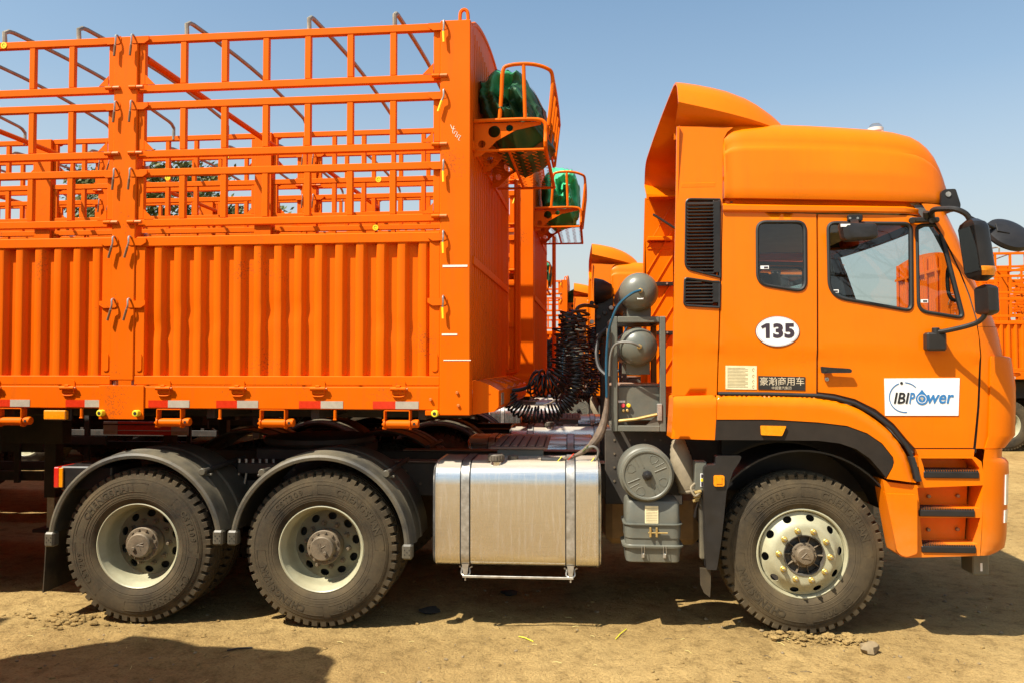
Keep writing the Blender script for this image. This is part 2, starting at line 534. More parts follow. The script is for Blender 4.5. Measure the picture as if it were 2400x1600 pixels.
    def loft(self, rows, mat, closed_row=False, matfn=None, caps=False):
        K = len(rows[0]); o = len(self.v)
        for r_ in rows:
            self.v.extend(tuple(p) for p in r_)
        for i in range(len(rows) - 1):
            for j in range(K if closed_row else K - 1):
                k = (j + 1) % K
                self.f.append((o + i * K + j, o + i * K + k, o + (i + 1) * K + k, o + (i + 1) * K + j))
                self.m.append(matfn(i, j) if matfn else mat)
        if caps:
            self.f.append(tuple(o + j for j in range(K))); self.m.append(mat)
            e = o + (len(rows) - 1) * K
            self.f.append(tuple(e + j for j in reversed(range(K)))); self.m.append(mat)
        return self
    def sheet(self, rows, mat, th, matfn=None):
        """lofted sheet given a thickness along its own normals"""
        t = MB().loft(rows, mat, matfn=matfn)
        bm = bmesh.new()
        vv = [bm.verts.new(p) for p in t.v]
        for f in t.f:
            try: bm.faces.new([vv[i] for i in f])
            except ValueError: pass
        bm.normal_update()
        nr = [v.normal.copy() for v in vv]
        bm.free()
        o = len(t.v); nrow = len(rows); K = len(rows[0])
        back = [Vector(p) + nr[i] * th for i, p in enumerate(t.v)]
        nf = len(t.f)
        t.v.extend(tuple(p) for p in back)
        for i in range(nf):
            t.f.append(tuple(j + o for j in reversed(t.f[i]))); t.m.append(t.m[i])
        rim = [i for i in range(K)] + [i * K + K - 1 for i in range(1, nrow)] + [(nrow - 1) * K + j for j in range(K - 2, -1, -1)] + [i * K for i in range(nrow - 2, 0, -1)]
        for a, b_ in zip(rim, rim[1:] + rim[:1]):
            t.f.append((a, b_, b_ + o, a + o)); t.m.append(mat)
        return self.join(t)
    def skin(self, outline, holes, yf, th, mat, step=0.0, back=True, axis='y'):
        """sheet cut to an outline with holes; yf = depth of its face (number or function of x, z)"""
        fn = yf if callable(yf) else (lambda x, z: yf)
        if step > 0:
            def dense(lp):
                o_ = []
                for (x0_, z0_), (x1_, z1_) in zip(lp, lp[1:] + lp[:1]):
                    n_ = max(1, int(math.hypot(x1_ - x0_, z1_ - z0_) / (step * 0.6)))
                    o_ += [(x0_ + (x1_ - x0_) * i_ / n_, z0_ + (z1_ - z0_) * i_ / n_) for i_ in range(n_)]
                return o_
            outline = dense(list(outline)); holes = [dense(list(h_)) for h_ in holes]
        pts = list(outline); edges = [(i, (i + 1) % len(outline)) for i in range(len(outline))]
        for h in holes:
            o = len(pts)
            pts += h
            edges += [(o + i, o + (i + 1) % len(h)) for i in range(len(h))]
        if step > 0:
            xs = [p[0] for p in outline]; zs = [p[1] for p in outline]
            nx = int((max(xs) - min(xs)) / step) + 1; nz_ = int((max(zs) - min(zs)) / step) + 1
            for i in range(1, nx):
                for j in range(1, nz_):
                    q = (min(xs) + i * step, min(zs) + j * step)
                    if inside(q, outline) and not any(inside(q, h) for h in holes):
                        if all((q[0] - p[0]) ** 2 + (q[1] - p[1]) ** 2 > (step * 0.35) ** 2 for p in pts[:edges[-1][0] + 1]):
                            pts.append(q)
        res = geometry.delaunay_2d_cdt([Vector(p) for p in pts], edges, [], 0, 1e-5)
        vv, ff = res[0], res[2]
        tri = []
        for f in ff:
            cx = sum(vv[i].x for i in f) / len(f); cz = sum(vv[i].y for i in f) / len(f)
            if inside((cx, cz), outline) and not any(inside((cx, cz), h) for h in holes):
                tri.append(tuple(f))
        def mk(x, y, z):
            return (x, y, z) if axis == 'y' else ((y, x, z) if axis == 'x' else (x, z, y))
        front = [mk(p.x, fn(p.x, p.y), p.y) for p in vv]
        self.add(front, tri, mat)
        if th and back:
            self.add([mk(p.x, fn(p.x, p.y) + th, p.y) for p in vv], [tuple(reversed(t)) for t in tri], mat)
        if th:
            for loop in [outline] + list(holes):
                L = len(loop)
                a = [mk(x, fn(x, z), z) for x, z in loop] + [mk(x, fn(x, z) + th, z) for x, z in loop]
                self.add(a, [(i, (i + 1) % L, L + (i + 1) % L, L + i) for i in range(L)], mat)
        return self
    def prism(self, poly, y0, y1, mat, axis='y'):
        return self.skin(poly, [], y0, y1 - y0, mat, axis=axis)
    # --- finished mesh
    def mesh(self, name, off=None):
        me = bpy.data.meshes.new(name)
        mats = []
        for k_ in self.m:
            if k_ not in mats: mats.append(k_)
        vv = self.v if off is None else [(x - off[0], y - off[1], z - off[2]) for x, y, z in self.v]
        me.from_pydata(vv, [], self.f)
        for k_ in mats:
            me.materials.append(MATS[k_])
        me.polygons.foreach_set('material_index', [mats.index(k_) for k_ in self.m])
        me.polygons.foreach_set('use_smooth', [True] * len(self.f))
        bm = bmesh.new()
        bm.from_mesh(me)
        bmesh.ops.remove_doubles(bm, verts=bm.verts, dist=1e-5)
        bmesh.ops.recalc_face_normals(bm, faces=bm.faces)
        bm.to_mesh(me)
        bm.free()
        me.set_sharp_from_angle(angle=R(self.sharp))
        me.update()
        return me

def tag(o, label=None, cat=None, group=None, kind=None):
    if label: o['label'] = label
    if cat: o['category'] = cat
    if group: o['group'] = group
    if kind: o['kind'] = kind
    return o

def place(name, mb, label=None, cat=None, group=None, kind=None, loc=None):
    o = bpy.data.objects.new(name, mb.mesh(name, loc))
    if loc is not None: o.location = loc
    COL.objects.link(o)
    return tag(o, label, cat, group, kind)

class Proto:
    """a thing made of parts (and their sub-parts) that can be set out many times"""
    def __init__(self, org):
        self.o = Vector(org); self.items = []; self.cache = {}; self.low = None
    def add(self, name, mb, parent=None, loc=None, rot=(0, 0, 0), label=None, fine=False):
        self.items.append(dict(name=name, mb=mb, parent=parent, loc=loc, rot=rot, label=label, fine=fine))
        return len(self.items) - 1
    def _mesh(self, mb, name, shift):
        k_ = (id(mb), shift)
        if k_ not in self.cache:
            self.cache[k_] = mb.mesh(name, self.o if shift else None)
        return self.cache[k_]
    def _lowitems(self):
        if self.low is None:
            self.low = []; mp = {}
            for i, it in enumerate(self.items):
                if it['fine']: continue
                M = Matrix.LocRotScale(Vector(it['loc']), Euler(it['rot']), None) if it['loc'] is not None else Matrix.Identity(4)
                if it['parent'] is None:
                    g = MB(); g.join(it['mb'], M)
                    mp[i] = (g, M)
                    self.low.append(dict(name=it['name'], mb=g, parent=None, loc=None, rot=(0, 0, 0), label=it['label'], fine=False))
                elif it['parent'] in mp:
                    g, PM = mp[it['parent']]
                    par = self.items[it['parent']]
                    g.join(it['mb'], (PM @ M) if par['loc'] is not None else M)
        return self.low
    def make(self, name, loc, rotz, label, cat, group, detail=1, skip=()):
        e = bpy.data.objects.new(name, None)
        e.empty_display_size = 0.3
        e.location = loc
        e.rotation_euler = (0, 0, rotz)
        COL.objects.link(e)
        tag(e, label, cat, group)
        made = []
        for it in (self.items if detail else self._lowitems()):
            if it['name'] in skip:
                made.append(None); continue
            shift = it['loc'] is None
            o = bpy.data.objects.new(it['name'], self._mesh(it['mb'], it['name'], shift))
            par = it['parent']
            if par is None:
                o.parent = e
                if not shift: o.location = Vector(it['loc']) - self.o
            else:
                if made[par] is None:
                    made.append(None); continue
                o.parent = made[par]
                if not shift:
                    o.location = Vector(it['loc']) - (self.o if self.items[par]['loc'] is None else Vector((0, 0, 0)))
            o.rotation_euler = it['rot']
            if it['label']: o['label'] = it['label']
            COL.objects.link(o)
            made.append(o)
        return e

_txt = {}
def text2d(body, size=1.0, bold=0.0, shear=0.0, align='CENTER', extrude=0.0):
    """flat lettering in the x-z plane, as verts and faces"""
    k_ = (body, size, bold, shear, align, extrude)
    if k_ in _txt: return _txt[k_]
    cu = bpy.data.curves.new('lettering', 'FONT')
    cu.body = body; cu.size = size; cu.offset = bold; cu.shear = shear
    cu.align_x = align; cu.align_y = 'CENTER'
    cu.fill_mode = 'FRONT' if not extrude else 'BOTH'
    cu.extrude = extrude
    cu.resolution_u = 3
    o = bpy.data.objects.new('lettering', cu)
    COL.objects.link(o)
    dg = bpy.context.evaluated_depsgraph_get()
    me = o.evaluated_get(dg).to_mesh()
    vv = [(v.co.x, v.co.z, v.co.y) for v in me.vertices]
    ff = [tuple(p.vertices) for p in me.polygons]
    o.evaluated_get(dg).to_mesh_clear()
    bpy.data.objects.remove(o); bpy.data.curves.remove(cu)
    _txt[k_] = (vv, ff)
    return vv, ff

def put_text(mb, body, org, size, mat, width=None, height=None, **kw):
    vv, ff = text2d(body, 1.0, **kw)
    if not vv: return
    x0 = min(v[0] for v in vv); x1 = max(v[0] for v in vv); z0 = min(v[2] for v in vv); z1 = max(v[2] for v in vv)
    sx = width / (x1 - x0) if width else size
    sz = height / (z1 - z0) if height else (sx if width else size)
    cx, cz = (x0 + x1) / 2, (z0 + z1) / 2
    mb.add([(org[0] + (v[0] - cx) * sx, org[1] + v[1], org[2] + (v[2] - cz) * sz) for v in vv], ff, mat)

def arc(cx, cz, r, a0, a1, n):
    return [(cx + r * math.cos(R(a0 + (a1 - a0) * i / n)), cz + r * math.sin(R(a0 + (a1 - a0) * i / n))) for i in range(n + 1)]

def bez(pts, n=40):
    """smooth curve through points (Catmull-Rom)"""
    pts = [Vector(p) for p in pts]
    ext = [pts[0] * 2 - pts[1]] + pts + [pts[-1] * 2 - pts[-2]]
    out = []
    seg = len(pts) - 1
    for s in range(seg):
        p0, p1, p2, p3 = ext[s:s + 4]
        k_ = max(2, n // seg)
        for i in range(k_):
            t = i / k_
            out.append(0.5 * ((2 * p1) + (p2 - p0) * t + (2 * p0 - 5 * p1 + 4 * p2 - p3) * t * t + (3 * p1 - p0 - 3 * p2 + p3) * t ** 3))
    out.append(pts[-1])
    return out

# ------------------------------------------------------------------ the stake trailer
PT = 'paint_trailer'
TR = Proto((-6.0, 1.25, 0.0))
XC0, XC1 = -1.06, -0.845                       # front corner post
POSTS = [(-3.486 - 2.44 * k_, -3.304 - 2.44 * k_) for k_ in range(4)]
REAR = (-13.18, -13.0)
SECT = []
right = XC0
for a, b_ in POSTS + [REAR]:
    SECT.append((b_, right)); right = a
GATES = [(3.836, 4.250), (3.353, 3.762), (2.848, 3.268)]

def rail_mb(L, h=0.052, d=0.042):
    return MB().box(0, L, 0, d, 0, h, PT, 0.004)

up_cache = {}
def upright_mb(h, w=0.046):
    return up_cache.setdefault((round(h, 4), w), MB().box(-w / 2, w / 2, 0.002, 0.038, 0, h, PT, 0.004))

def plate_mb(s, y=-0.004):
    # hooked clasp plate, s = +1 when it reaches to the right
    pts = [(-0.075, 0.022), (0.030, 0.022), (0.058, 0.030), (0.066, 0.012), (0.062, -0.018), (0.045, -0.028), (-0.040, -0.030), (-0.075, -0.008)]
    pts = [(x * s, z) for x, z in pts]
    return MB().prism(pts, y, y + 0.012, PT)

def handle_mb(s, grip, tilt):
    g = MB()
    top = [(0.0, 0.0, 0.02), (0.004, -0.022, 0.034), (0.0, -0.040, 0.022)]
    pts = bez([(0, 0.012, 0.012), (0, -0.012, 0.030), (0, -0.034, 0.022), (0.001, -0.036, -0.02), (-0.003 + tilt * 0.3, -0.030, -0.050), (tilt, -0.032, -0.115)], 20)
    g.tube(pts, 0.0068, 'steel', 7)
    a, b2 = Vector(pts[-1]), Vector(pts[-5])
    g.tube([b2, a + (a - b2).normalized() * 0.012], 0.0088, grip, 8)
    return g

PLATE = {s: plate_mb(s) for s in (1, -1)}
HAND = [handle_mb(1, 'yellow_grip', 0.0), handle_mb(1, 'yellow_grip', -0.035), handle_mb(1, 'brown_grip', -0.012), handle_mb(1, 'brown_grip', -0.03)]
PINS = MB().cyl((-0.058, 0.0, 0), (-0.002, 0.0, 0), 0.0150, PT, 12, 0.002).cyl((0.0, 0.0, 0), (0.052, 0.0, 0), 0.0135, 'bolt_orange', 12, 0.002).box(-0.05, 0.0, 0.0, 0.03, -0.012, 0.012, PT, 0.002)
GUS = {s: MB().prism([(0, 0.0), (s * 0.075, 0.0), (0, 0.075)], 0.004, 0.010, PT) for s in (1, -1)}
RAILS = {}
rnd = random.Random(3)

def flip(mb):
    return mb.mirror(0.0)
FLIP = {}
def side(mb, far):
    if not far: return mb
    if id(mb) not in FLIP: FLIP[id(mb)] = flip(mb)
    return FLIP[id(mb)]

def put(parts, name, mb, loc):
    parts.append((name, mb, loc))

def gate_parts(x0, x1, z0, z1, near_corner, far):
    L = x1 - x0
    yb = 0.012
    out = []
    ky = round(L, 3)
    if ky not in RAILS: RAILS[ky] = rail_mb(L)
    put(out, 'rail', RAILS[ky], (x0, yb, z1 - 0.052))
    put(out, 'rail', RAILS[ky], (x0, yb, z0))
    n = 7
    um = upright_mb(z1 - z0 - 0.106)
    for i in range(1, n):
        put(out, 'upright', um, (x0 + 0.03 + (L - 0.06) * i / n, yb, z0 + 0.053))
    for xx in (x0 + 0.026, x1 - 0.026):
        put(out, 'end_stile', upright_mb(z1 - z0 - 0.106, 0.050), (xx, yb, z0 + 0.053))
    put(out, 'gusset', GUS[1], (x0 + 0.052, yb - 0.005, z0 + 0.053))
    put(out, 'gusset', GUS[-1], (x1 - 0.052, yb - 0.005, z0 + 0.053))
    put(out, 'clasp', PLATE[1], (x1 - 0.01, -0.004, z1 - 0.03))
    put(out, 'clasp', PLATE[-1], (x0 + 0.01, -0.004, z1 - 0.03))
    h = HAND[1] if (near_corner and abs(z1 - 3.762) < .01) else HAND[0]
    put(out, 'latch_handle', h if near_corner else HAND[2], (x1 + 0.030, 0.0, z1 - 0.03))
    put(out, 'latch_handle', HAND[2 if rnd.random() < 0.6 else 3], (x0 - 0.030, 0.0, z1 - 0.03))
    put(out, 'hinge_pin', PINS, (x1, -0.010, z0 + 0.030))
    put(out, 'hinge_pin', PINS, (x0, -0.010, z0 + 0.030))
    return out

def corr_sheet(x0, x1, z0, z1, seed):
    n = 14
    p = (x1 - x0) / n
    xs = []
    for i in range(n):
        b0 = x0 + i * p
        xs += [(b0 + 0.02 * p, 0.052), (b0 + 0.36 * p, 0.052), (b0 + 0.46 * p, 0.014), (b0 + 0.49 * p, 0.0115), (b0 + 0.80 * p, 0.0115), (b0 + 0.83 * p, 0.014), (b0 + 0.96 * p, 0.050)]
    xs = [(x0, 0.052)] + xs + [(x1, 0.052)]
    rows = []
    nz_ = 14
    for j in range(nz_ + 1):
        t = j / nz_
        z = z0 + (z1 - z0) * t
        row = []
        for x, y in xs:
            d = noise.noise(Vector((x * 1.3 + seed, z * 1.2, seed))) * 0.003
            k_ = math.exp(-((t - 0.44) / 0.10) ** 2)
            d += max(0, noise.noise(Vector((x * 3.1, z * 6, seed + 5))) - 0.12) * 0.045 * k_
            row.append((x + noise.noise(Vector((x * 4, z * 3, seed + 9))) * 0.0012, y + d * min(1, t * 6) * min(1, (1 - t) * 6), z))
        rows.append(row)
    return MB().loft(rows, PT)

HINGE = MB()
HINGE.prism(rpoly([(-0.048, 0.0), (0.048, 0.0), (0.046, 0.042), (0.02, 0.052), (-0.02, 0.052), (-0.046, 0.042)], 0.01), -0.004, 0.008, PT)
HINGE.cyl((-0.056, -0.018, -0.010), (0.056, -0.018, -0.010), 0.0145, PT, 12, 0.002)
HINGE.cyl((0.054, -0.018, -0.010), (0.068, -0.018, -0.010), 0.009, 'bolt_orange', 8)
HINGE.box(-0.016, 0.016, -0.030, -0.002, -0.004, 0.014, PT, 0.003)
HINGE.box(-0.046, 0.046, -0.014, 0.0, -0.050, -0.022, PT, 0.003)
HINGE.tube(bez([(-0.046, -0.006, -0.05), (-0.03, -0.010, -0.064), (0.03, -0.010, -0.064), (0.046, -0.006, -0.05)], 9), 0.005, PT, 6)
OVAL = MB().prism(rpoly([(-0.022, -0.065), (0.022, -0.065), (0.022, 0.065), (-0.022, 0.065)], 0.021), -0.003, 0.003, PT)

def build_side(far):
    for k_, (x0, x1) in enumerate(SECT):
        fineside = k_ < 2
        for gi, (z0, z1) in enumerate(GATES):
            parts = gate_parts(x0, x1, z0, z1, k_ == 0, far)
            fr = [q for q in parts if q[0] in ('rail',)]
            if fineside:
                # the lower rail carries the rest of the gate
                q = parts[1]
                root = TR.add('stake_gate', side(q[1], far), None, (q[2][0], (2.5 - q[2][1]) if far else q[2][1], q[2][2]))
                for nme, mb, loc in [parts[0]] + parts[2:]:
                    l = (loc[0] - q[2][0], (q[2][1] - loc[1]) if far else (loc[1] - q[2][1]), loc[2] - q[2][2])
                    TR.add(nme, side(mb, far), root, l, fine=nme in ('gusset',))
            else:
                g = MB()
                for nme, mb, loc in parts:
                    g.join(side(mb, far), Matrix.Translation((loc[0], (2.5 - loc[1]) if far else loc[1], loc[2])))
                TR.add('stake_gate', g)
        # lower drop-side: ribbed sheet in a frame
        z0, z1 = 1.703, 2.772
        g = corr_sheet(x0 + 0.072, x1 - 0.072, z0 + 0.062, z1 - 0.070, k_ * 7.7 + (50 if far else 0))
        p0 = TR.add('drop_side', g.mirror() if far else g)
        def sub(nme, mb, fine=False):
            if fineside: TR.add(nme, mb.mirror() if far else mb, p0, fine=fine)
            else: TR.items[p0]['mb'].join(mb.mirror() if far else mb)
        sub('frame_rail', MB().box(x0, x1, 0.004, 0.062, z1 - 0.072, z1, PT, 0.006))
        sub('frame_rail', MB().box(x0, x1, 0.004, 0.062, z0, z0 + 0.064, PT, 0.004))
        sub('frame_stile', MB().box(x0, x0 + 0.074, 0.006, 0.060, z0 + 0.0645, z1 - 0.0725, PT, 0.004))
        sub('frame_stile', MB().box(x1 - 0.074, x1, 0.006, 0.060, z0 + 0.0645, z1 - 0.0725, PT, 0.004))
        M = Matrix.Translation
        for s, xx in ((1, x1), (-1, x0)):
            for zz in (z1 - 0.035, 2.285):
                sub('clasp', MB().join(PLATE[s], M((xx - s * 0.01, -0.006, zz))))
                sub('latch_handle', MB().join(HAND[0 if (k_ == 0 and s == 1) else 3], M((xx + s * 0.03, -0.002, zz + 0.005))))
            sub('end_cap', MB().join(OVAL, M((xx - s * 0.036, 0.003, 1.865))))
        W = x1 - x0
        for fx in ([0.105, 0.352, 0.615, 0.872] if k_ == 0 else [0.08, 0.34, 0.60, 0.86]):
            sub('drop_hinge', MB().join(HINGE, M((x0 + fx * W, 0.0, 1.690))))
build_side(False)
build_side(True)

def both(name, mb, **kw):
    TR.add(name, mb, **kw)
    TR.add(name, mb.mirror(), **kw)

# side sills, posts, sockets
both('side_sill', MB().box(-13.2, XC0 - 0.001, 0.0, 0.075, 1.533, 1.692, PT, 0.005).box(-13.2, XC0 - 0.001, 0.075, 0.16, 1.533, 1.545, PT, 0.002))
g = MB().box(XC0, XC1, -0.006, 0.10, 1.497, 4.258, PT, 0.006)
g.box(XC0 - 0.10, XC0 - 0.0005, -0.004, 0.05, 1.497, 1.531, PT, 0.003)
both('corner_post', g)
for k_, (a, b_) in enumerate(POSTS):
    g = MB().box(a, b_, -0.004, 0.085, 1.735, 4.246, PT, 0.006)
    both('stake_post', g)
    g = MB().box(a - 0.075, b_ + 0.085, -0.010, -0.001, 1.455, 1.698, PT, 0.003)
    g.box(a + 0.01, a + 0.03, 0.02, 0.06, 1.693, 1.734, 'steel', 0.002).box(b_ - 0.03, b_ - 0.01, 0.02, 0.06, 1.693, 1.734, 'steel', 0.002)
    both('post_socket', g)
    for xx in (a - 0.045, b_ + 0.045):
        both('yellow_bolt', MB().cyl((xx, -0.052, 1.500), (xx, -0.004, 1.500), 0.024, 'yellow_bolt', 16, 0.004).cyl((xx, -0.0535, 1.500), (xx, -0.050, 1.500), 0.012, 'soot', 12), fine=True)
g = MB().cyl((-1.085, -0.052, 1.512), (-1.085, -0.004, 1.512), 0.024, 'yellow_bolt', 16, 0.004).cyl((-1.085, -0.0535, 1.512), (-1.085, -0.05, 1.512), 0.012, 'soot', 12)
both('yellow_bolt', g, fine=True)
for uu, vv_ in ((1010, 935), (1072, 919), (1075, 949)):
    p = P(uu, vv_)
    both('bolt', MB().cyl((p.x, -0.018, p.z), (p.x, -0.004, p.z), 0.011, 'bolt_orange', 8, 0.002), fine=True)
both('rear_post', MB().box(REAR[0], REAR[1], -0.004, 0.10, 1.697, 4.25, PT, 0.006))
# reflective tape on the sill
tape = [(348, 394, 444), (507, 556, 605), (701, 752, 804), (874, 927, 981), (154, 199, 244), (-26, 24, 70)]
for a, m_, b_ in tape:
    xa, xm, xb = XZ(a, 950)[0], XZ(m_, 950)[0], XZ(b_, 950)[0]
    TR.add('reflective_tape', MB().box(xa, xm, -0.0025, -0.0005, 1.541, 1.592, 'tape_red', 0).box(xm, xb, -0.0028, -0.0005, 1.541, 1.592, 'tape_white', 0), fine=False)
for i in range(8):
    xa = -5.0 - i * 1.0
    TR.add('reflective_tape', MB().box(xa, xa + 0.15, -0.0025, -0.0005, 1.541, 1.592, 'tape_red', 0).box(xa + 0.15, xa + 0.3, -0.0028, -0.0005, 1.541, 1.592, 'tape_white', 0))
for i in range(12):
    xa = -1.3 - i * 1.0
    TR.add('reflective_tape', MB().box(xa - 0.3, xa - 0.15, 2.5005, 2.5025, 1.541, 1.592, 'tape_red', 0).box(xa - 0.15, xa, 2.5005, 2.5028, 1.541, 1.592, 'tape_white', 0))
# rope winches and hooks below the sill
def winch(x):
    g = MB()
    for xx in (x - 0.09, x + 0.09):
        g.box(xx - 0.004, xx + 0.004, 0.0, 0.06, 1.400, 1.526, PT, 0.001)
        g.cyl((xx - 0.005, 0.03, 1.432), (xx + 0.005, 0.03, 1.432), 0.040, PT, 14)
    g.box(x - 0.09, x + 0.09, 0.0, 0.05, 1.524, 1.531, PT, 0.001)
    g.cyl((x - 0.10, 0.03, 1.432), (x + 0.098, 0.03, 1.432), 0.030, PT, 16)
    g.cyl((x + 0.096, 0.03, 1.437), (x + 0.150, 0.03, 1.437), 0.029, PT, 16, 0.004)
    g.cyl((x + 0.122, 0.003, 1.437), (x + 0.122, 0.0, 1.437), 0.010, 'soot', 10)
    for j in range(6):
        a = j * math.pi / 3
        g.cyl((x - 0.104, 0.03 + 0.032 * math.cos(a), 1.432 + 0.032 * math.sin(a)), (x - 0.094, 0.03 + 0.032 * math.cos(a), 1.432 + 0.032 * math.sin(a)), 0.008, PT, 6)
    return g
for uu in (22, 395, 638, 930):
    both('rope_winch', winch(XZ(uu, 975)[0]))
for k_ in range(4):
    both('rope_winch', winch(-5.6 - k_ * 1.9))
for uu in (189, 514, 784):
    x = XZ(uu, 970)[0]
    both('rope_hook', MB().cyl((x, 0.012, 1.531), (x, 0.012, 1.465), 0.011, PT, 8, 0.003).box(x - 0.012, x + 0.012, 0, 0.02, 1.458, 1.468, PT, 0.002), fine=True)
x0, x1 = XZ(102, 975)[0], XZ(154, 975)[0]
g = MB().box(x0, x1, -0.004, 0.05, 1.448, 1.516, 'amber', 0.006).box(x0 - 0.004, x1 + 0.02, 0.03, 0.06, 1.442, 1.53, 'black_plastic', 0.004)
TR.add('marker_lamp', g)
# chalk marks and stickers
def hmark(u0, u1, v, h):
    a, b_ = XZ(u0, v)[0], XZ(u1, v)[0]
    z = XZ((u0 + u1) / 2, v)[1]
    return MB().box(a, b_, -0.0085, -0.0065, z - h / 2, z + h / 2, 'chalk', 0)
TR.add('chalk_line', hmark(1038, 1096, 624, 0.014), fine=True)
TR.add('chalk_line', hmark(1036, 1072, 784, 0.012), fine=True)
TR.add('chalk_line', hmark(1040, 1104, 843.5, 0.006), fine=True)
g = MB()
for stroke in ([(1056, 293), (1060, 303), (1067, 303)], [(1064, 296), (1061, 309), (1062, 313)], [(1064, 315), (1067, 308), (1072, 311), (1067, 321), (1072, 320)], [(1071, 324), (1074, 316), (1080, 319), (1074, 328), (1077, 330)]):
    g.tube([P(u, v, -0.0065) for u, v in stroke], 0.0024, 'chalk', 5)
TR.add('chalk_number', g, fine=True, label='white handwritten 422')
def dot_sticker(u, v, y, r=0.024):
    p = P(u, v, y)
    q = MB().cyl((p.x, y - 0.002, p.z), (p.x, y, p.z), r, 'sticker_yellow', 16)
    q.tube([(p.x + r * 0.5 * math.cos(a), y - 0.0025, p.z + r * 0.5 * math.sin(a)) for a in [0.3 + 0.5 * i for i in range(11)]], 0.0015, 'ink_black', 4)
    return q
TR.add('round_sticker', dot_sticker(9, 107, 0.010), fine=True)
TR.add('round_sticker', dot_sticker(393, 417, 2.445, 0.03), fine=True)
TR.add('round_sticker', dot_sticker(887, 421, 2.445, 0.03), fine=True)
TR.add('round_sticker', dot_sticker(880, 534, 2.43, 0.03), fine=True)

# hoops that carry the tarpaulin and the straight ties between the posts
def bow(x):
    pts = [(x, 0.05, 4.21), (x, 0.05, 4.28), (x, 0.045, 4.335), (x, 0.09, 4.365)]
    n = 9
    for i in range(n + 1):
        t = i / n
        pts.append((x, 0.14 + (2.36 - 0.14) * t, 4.375 + 0.05 * math.sin(math.pi * t)))
    pts += [(x, 2.41, 4.365), (x, 2.455, 4.335), (x, 2.455, 4.28), (x, 2.455, 4.21)]
    return MB().tube(pts, 0.0165, 'bow_pipe', 8)
for uu in (0, 175, 430, 719, 921):
    TR.add('tarpaulin_bow', bow(XZ(uu, 80)[0]))
for k_ in range(8):
    TR.add('tarpaulin_bow', bow(-5.1 - k_ * 0.98))
for a, b_ in POSTS:
    x = (a + b_) / 2 + 0.12
    TR.add('cross_tie', MB().tube([(x, 0.06, 4.10), (x, 2.44, 4.10)], 0.026, PT, 10))
    for zz in (3.30, 2.80):
        for yy in (0.10, 2.40):
            TR.add('pin_rod', MB().cyl((a - 0.01, yy, zz), (b_ + 0.01, yy, zz), 0.016, PT, 10).cyl((a - 0.035, yy, zz), (a - 0.01, yy, zz), 0.014, 'steel', 8).cyl((b_ + 0.01, yy, zz), (b_ + 0.035, yy, zz), 0.014, 'steel', 8), fine=True)

# headboard
rows = []
n = 22
ys = []
for i in range(n):
    b0 = 0.10 + 2.30 * i / n; p = 2.30 / n
    ys += [(b0 + 0.1 * p, -0.012), (b0 + 0.40 * p, -0.012), (b0 + 0.52 * p, 0.022), (b0 + 0.95 * p, 0.022)]
for z in (1.735, 2.4, 3.3, 4.256):
    rows.append([(-0.872 + d + 0.0, y, z) for y, d in ys])
g = MB().loft(rows, PT)
hb = TR.add('headboard', g)
for zz in (2.585, 3.40):
    TR.add('cross_band', MB().box(-0.852, -0.836, 0.101, 2.399, zz - 0.03, zz + 0.03, PT, 0.003), hb)
pts = [(0.10, 4.18)] + [(0.10 + 2.3 * i / 14, 4.262 + 0.22 * math.sin(math.pi * i / 14) ** 0.7) for i in range(15)] + [(2.40, 4.18)]
TR.add('arch_board', MB().skin(pts, [], -0.868, 0.012, PT, axis='x').tube([(-0.86, y, z) for y, z in pts[1:-1]], 0.018, PT, 8), hb)
TR.add('lifting_loop', MB().tube(bez([(-0.93, 0.05, 4.25), (-0.925, 0.05, 4.33), (-0.90, 0.05, 4.352), (-0.875, 0.05, 4.33), (-0.87, 0.05, 4.25)], 16), 0.013, PT, 7), hb)
pf = [(-0.845, 1.735), (-0.80, 1.735), (-0.72, 1.705), (-0.66, 1.665), (-0.66, 1.555), (-0.69, 1.52), (-0.845, 1.497)]
sk = TR.add('front_skirt', MB().prism(pf, 0.102, 2.398, PT))
TR.add('name_plate', MB().box(-0.659, -0.655, 0.25, 0.40, 1.56, 1.645, 'steel', 0.001), sk, fine=True)
for yy in (0.55, 1.0, 1.5, 1.95):
    TR.add('skirt_rib', MB().prism([(-0.80, 1.74), (-0.64, 1.70), (-0.655, 1.667), (-0.72, 1.707), (-0.80, 1.737)], yy, yy + 0.012, PT), sk, fine=True)

rows = []
for z in (1.70, 2.6, 3.5, 4.25):
    rows.append([(-13.17 - d, y, z) for y, d in ys])
rg = TR.add('rear_gate', MB().loft(rows, PT))
pts = [(0.0, 4.252)] + [(2.5 * i / 16, 4.256 + 0.10 * math.sin(math.pi * i / 16) ** 0.75) for i in range(17)] + [(2.5, 4.252)]
TR.add('arch_board', MB().skin(pts[1:], [], -13.17, 0.03, PT, axis='x'), rg)
for yy in (0.13, 0.66, 1.22, 1.78, 2.32):
    TR.add('gate_post', MB().box(-13.25, -13.205, yy - 0.03, yy + 0.03, 1.70, 4.25, PT, 0.004), rg)
for zz in (1.80, 3.9):
    TR.add('gate_band', MB().box(-13.24, -13.2, 0.02, 2.48, zz - 0.03, zz + 0.03, PT, 0.004), rg)

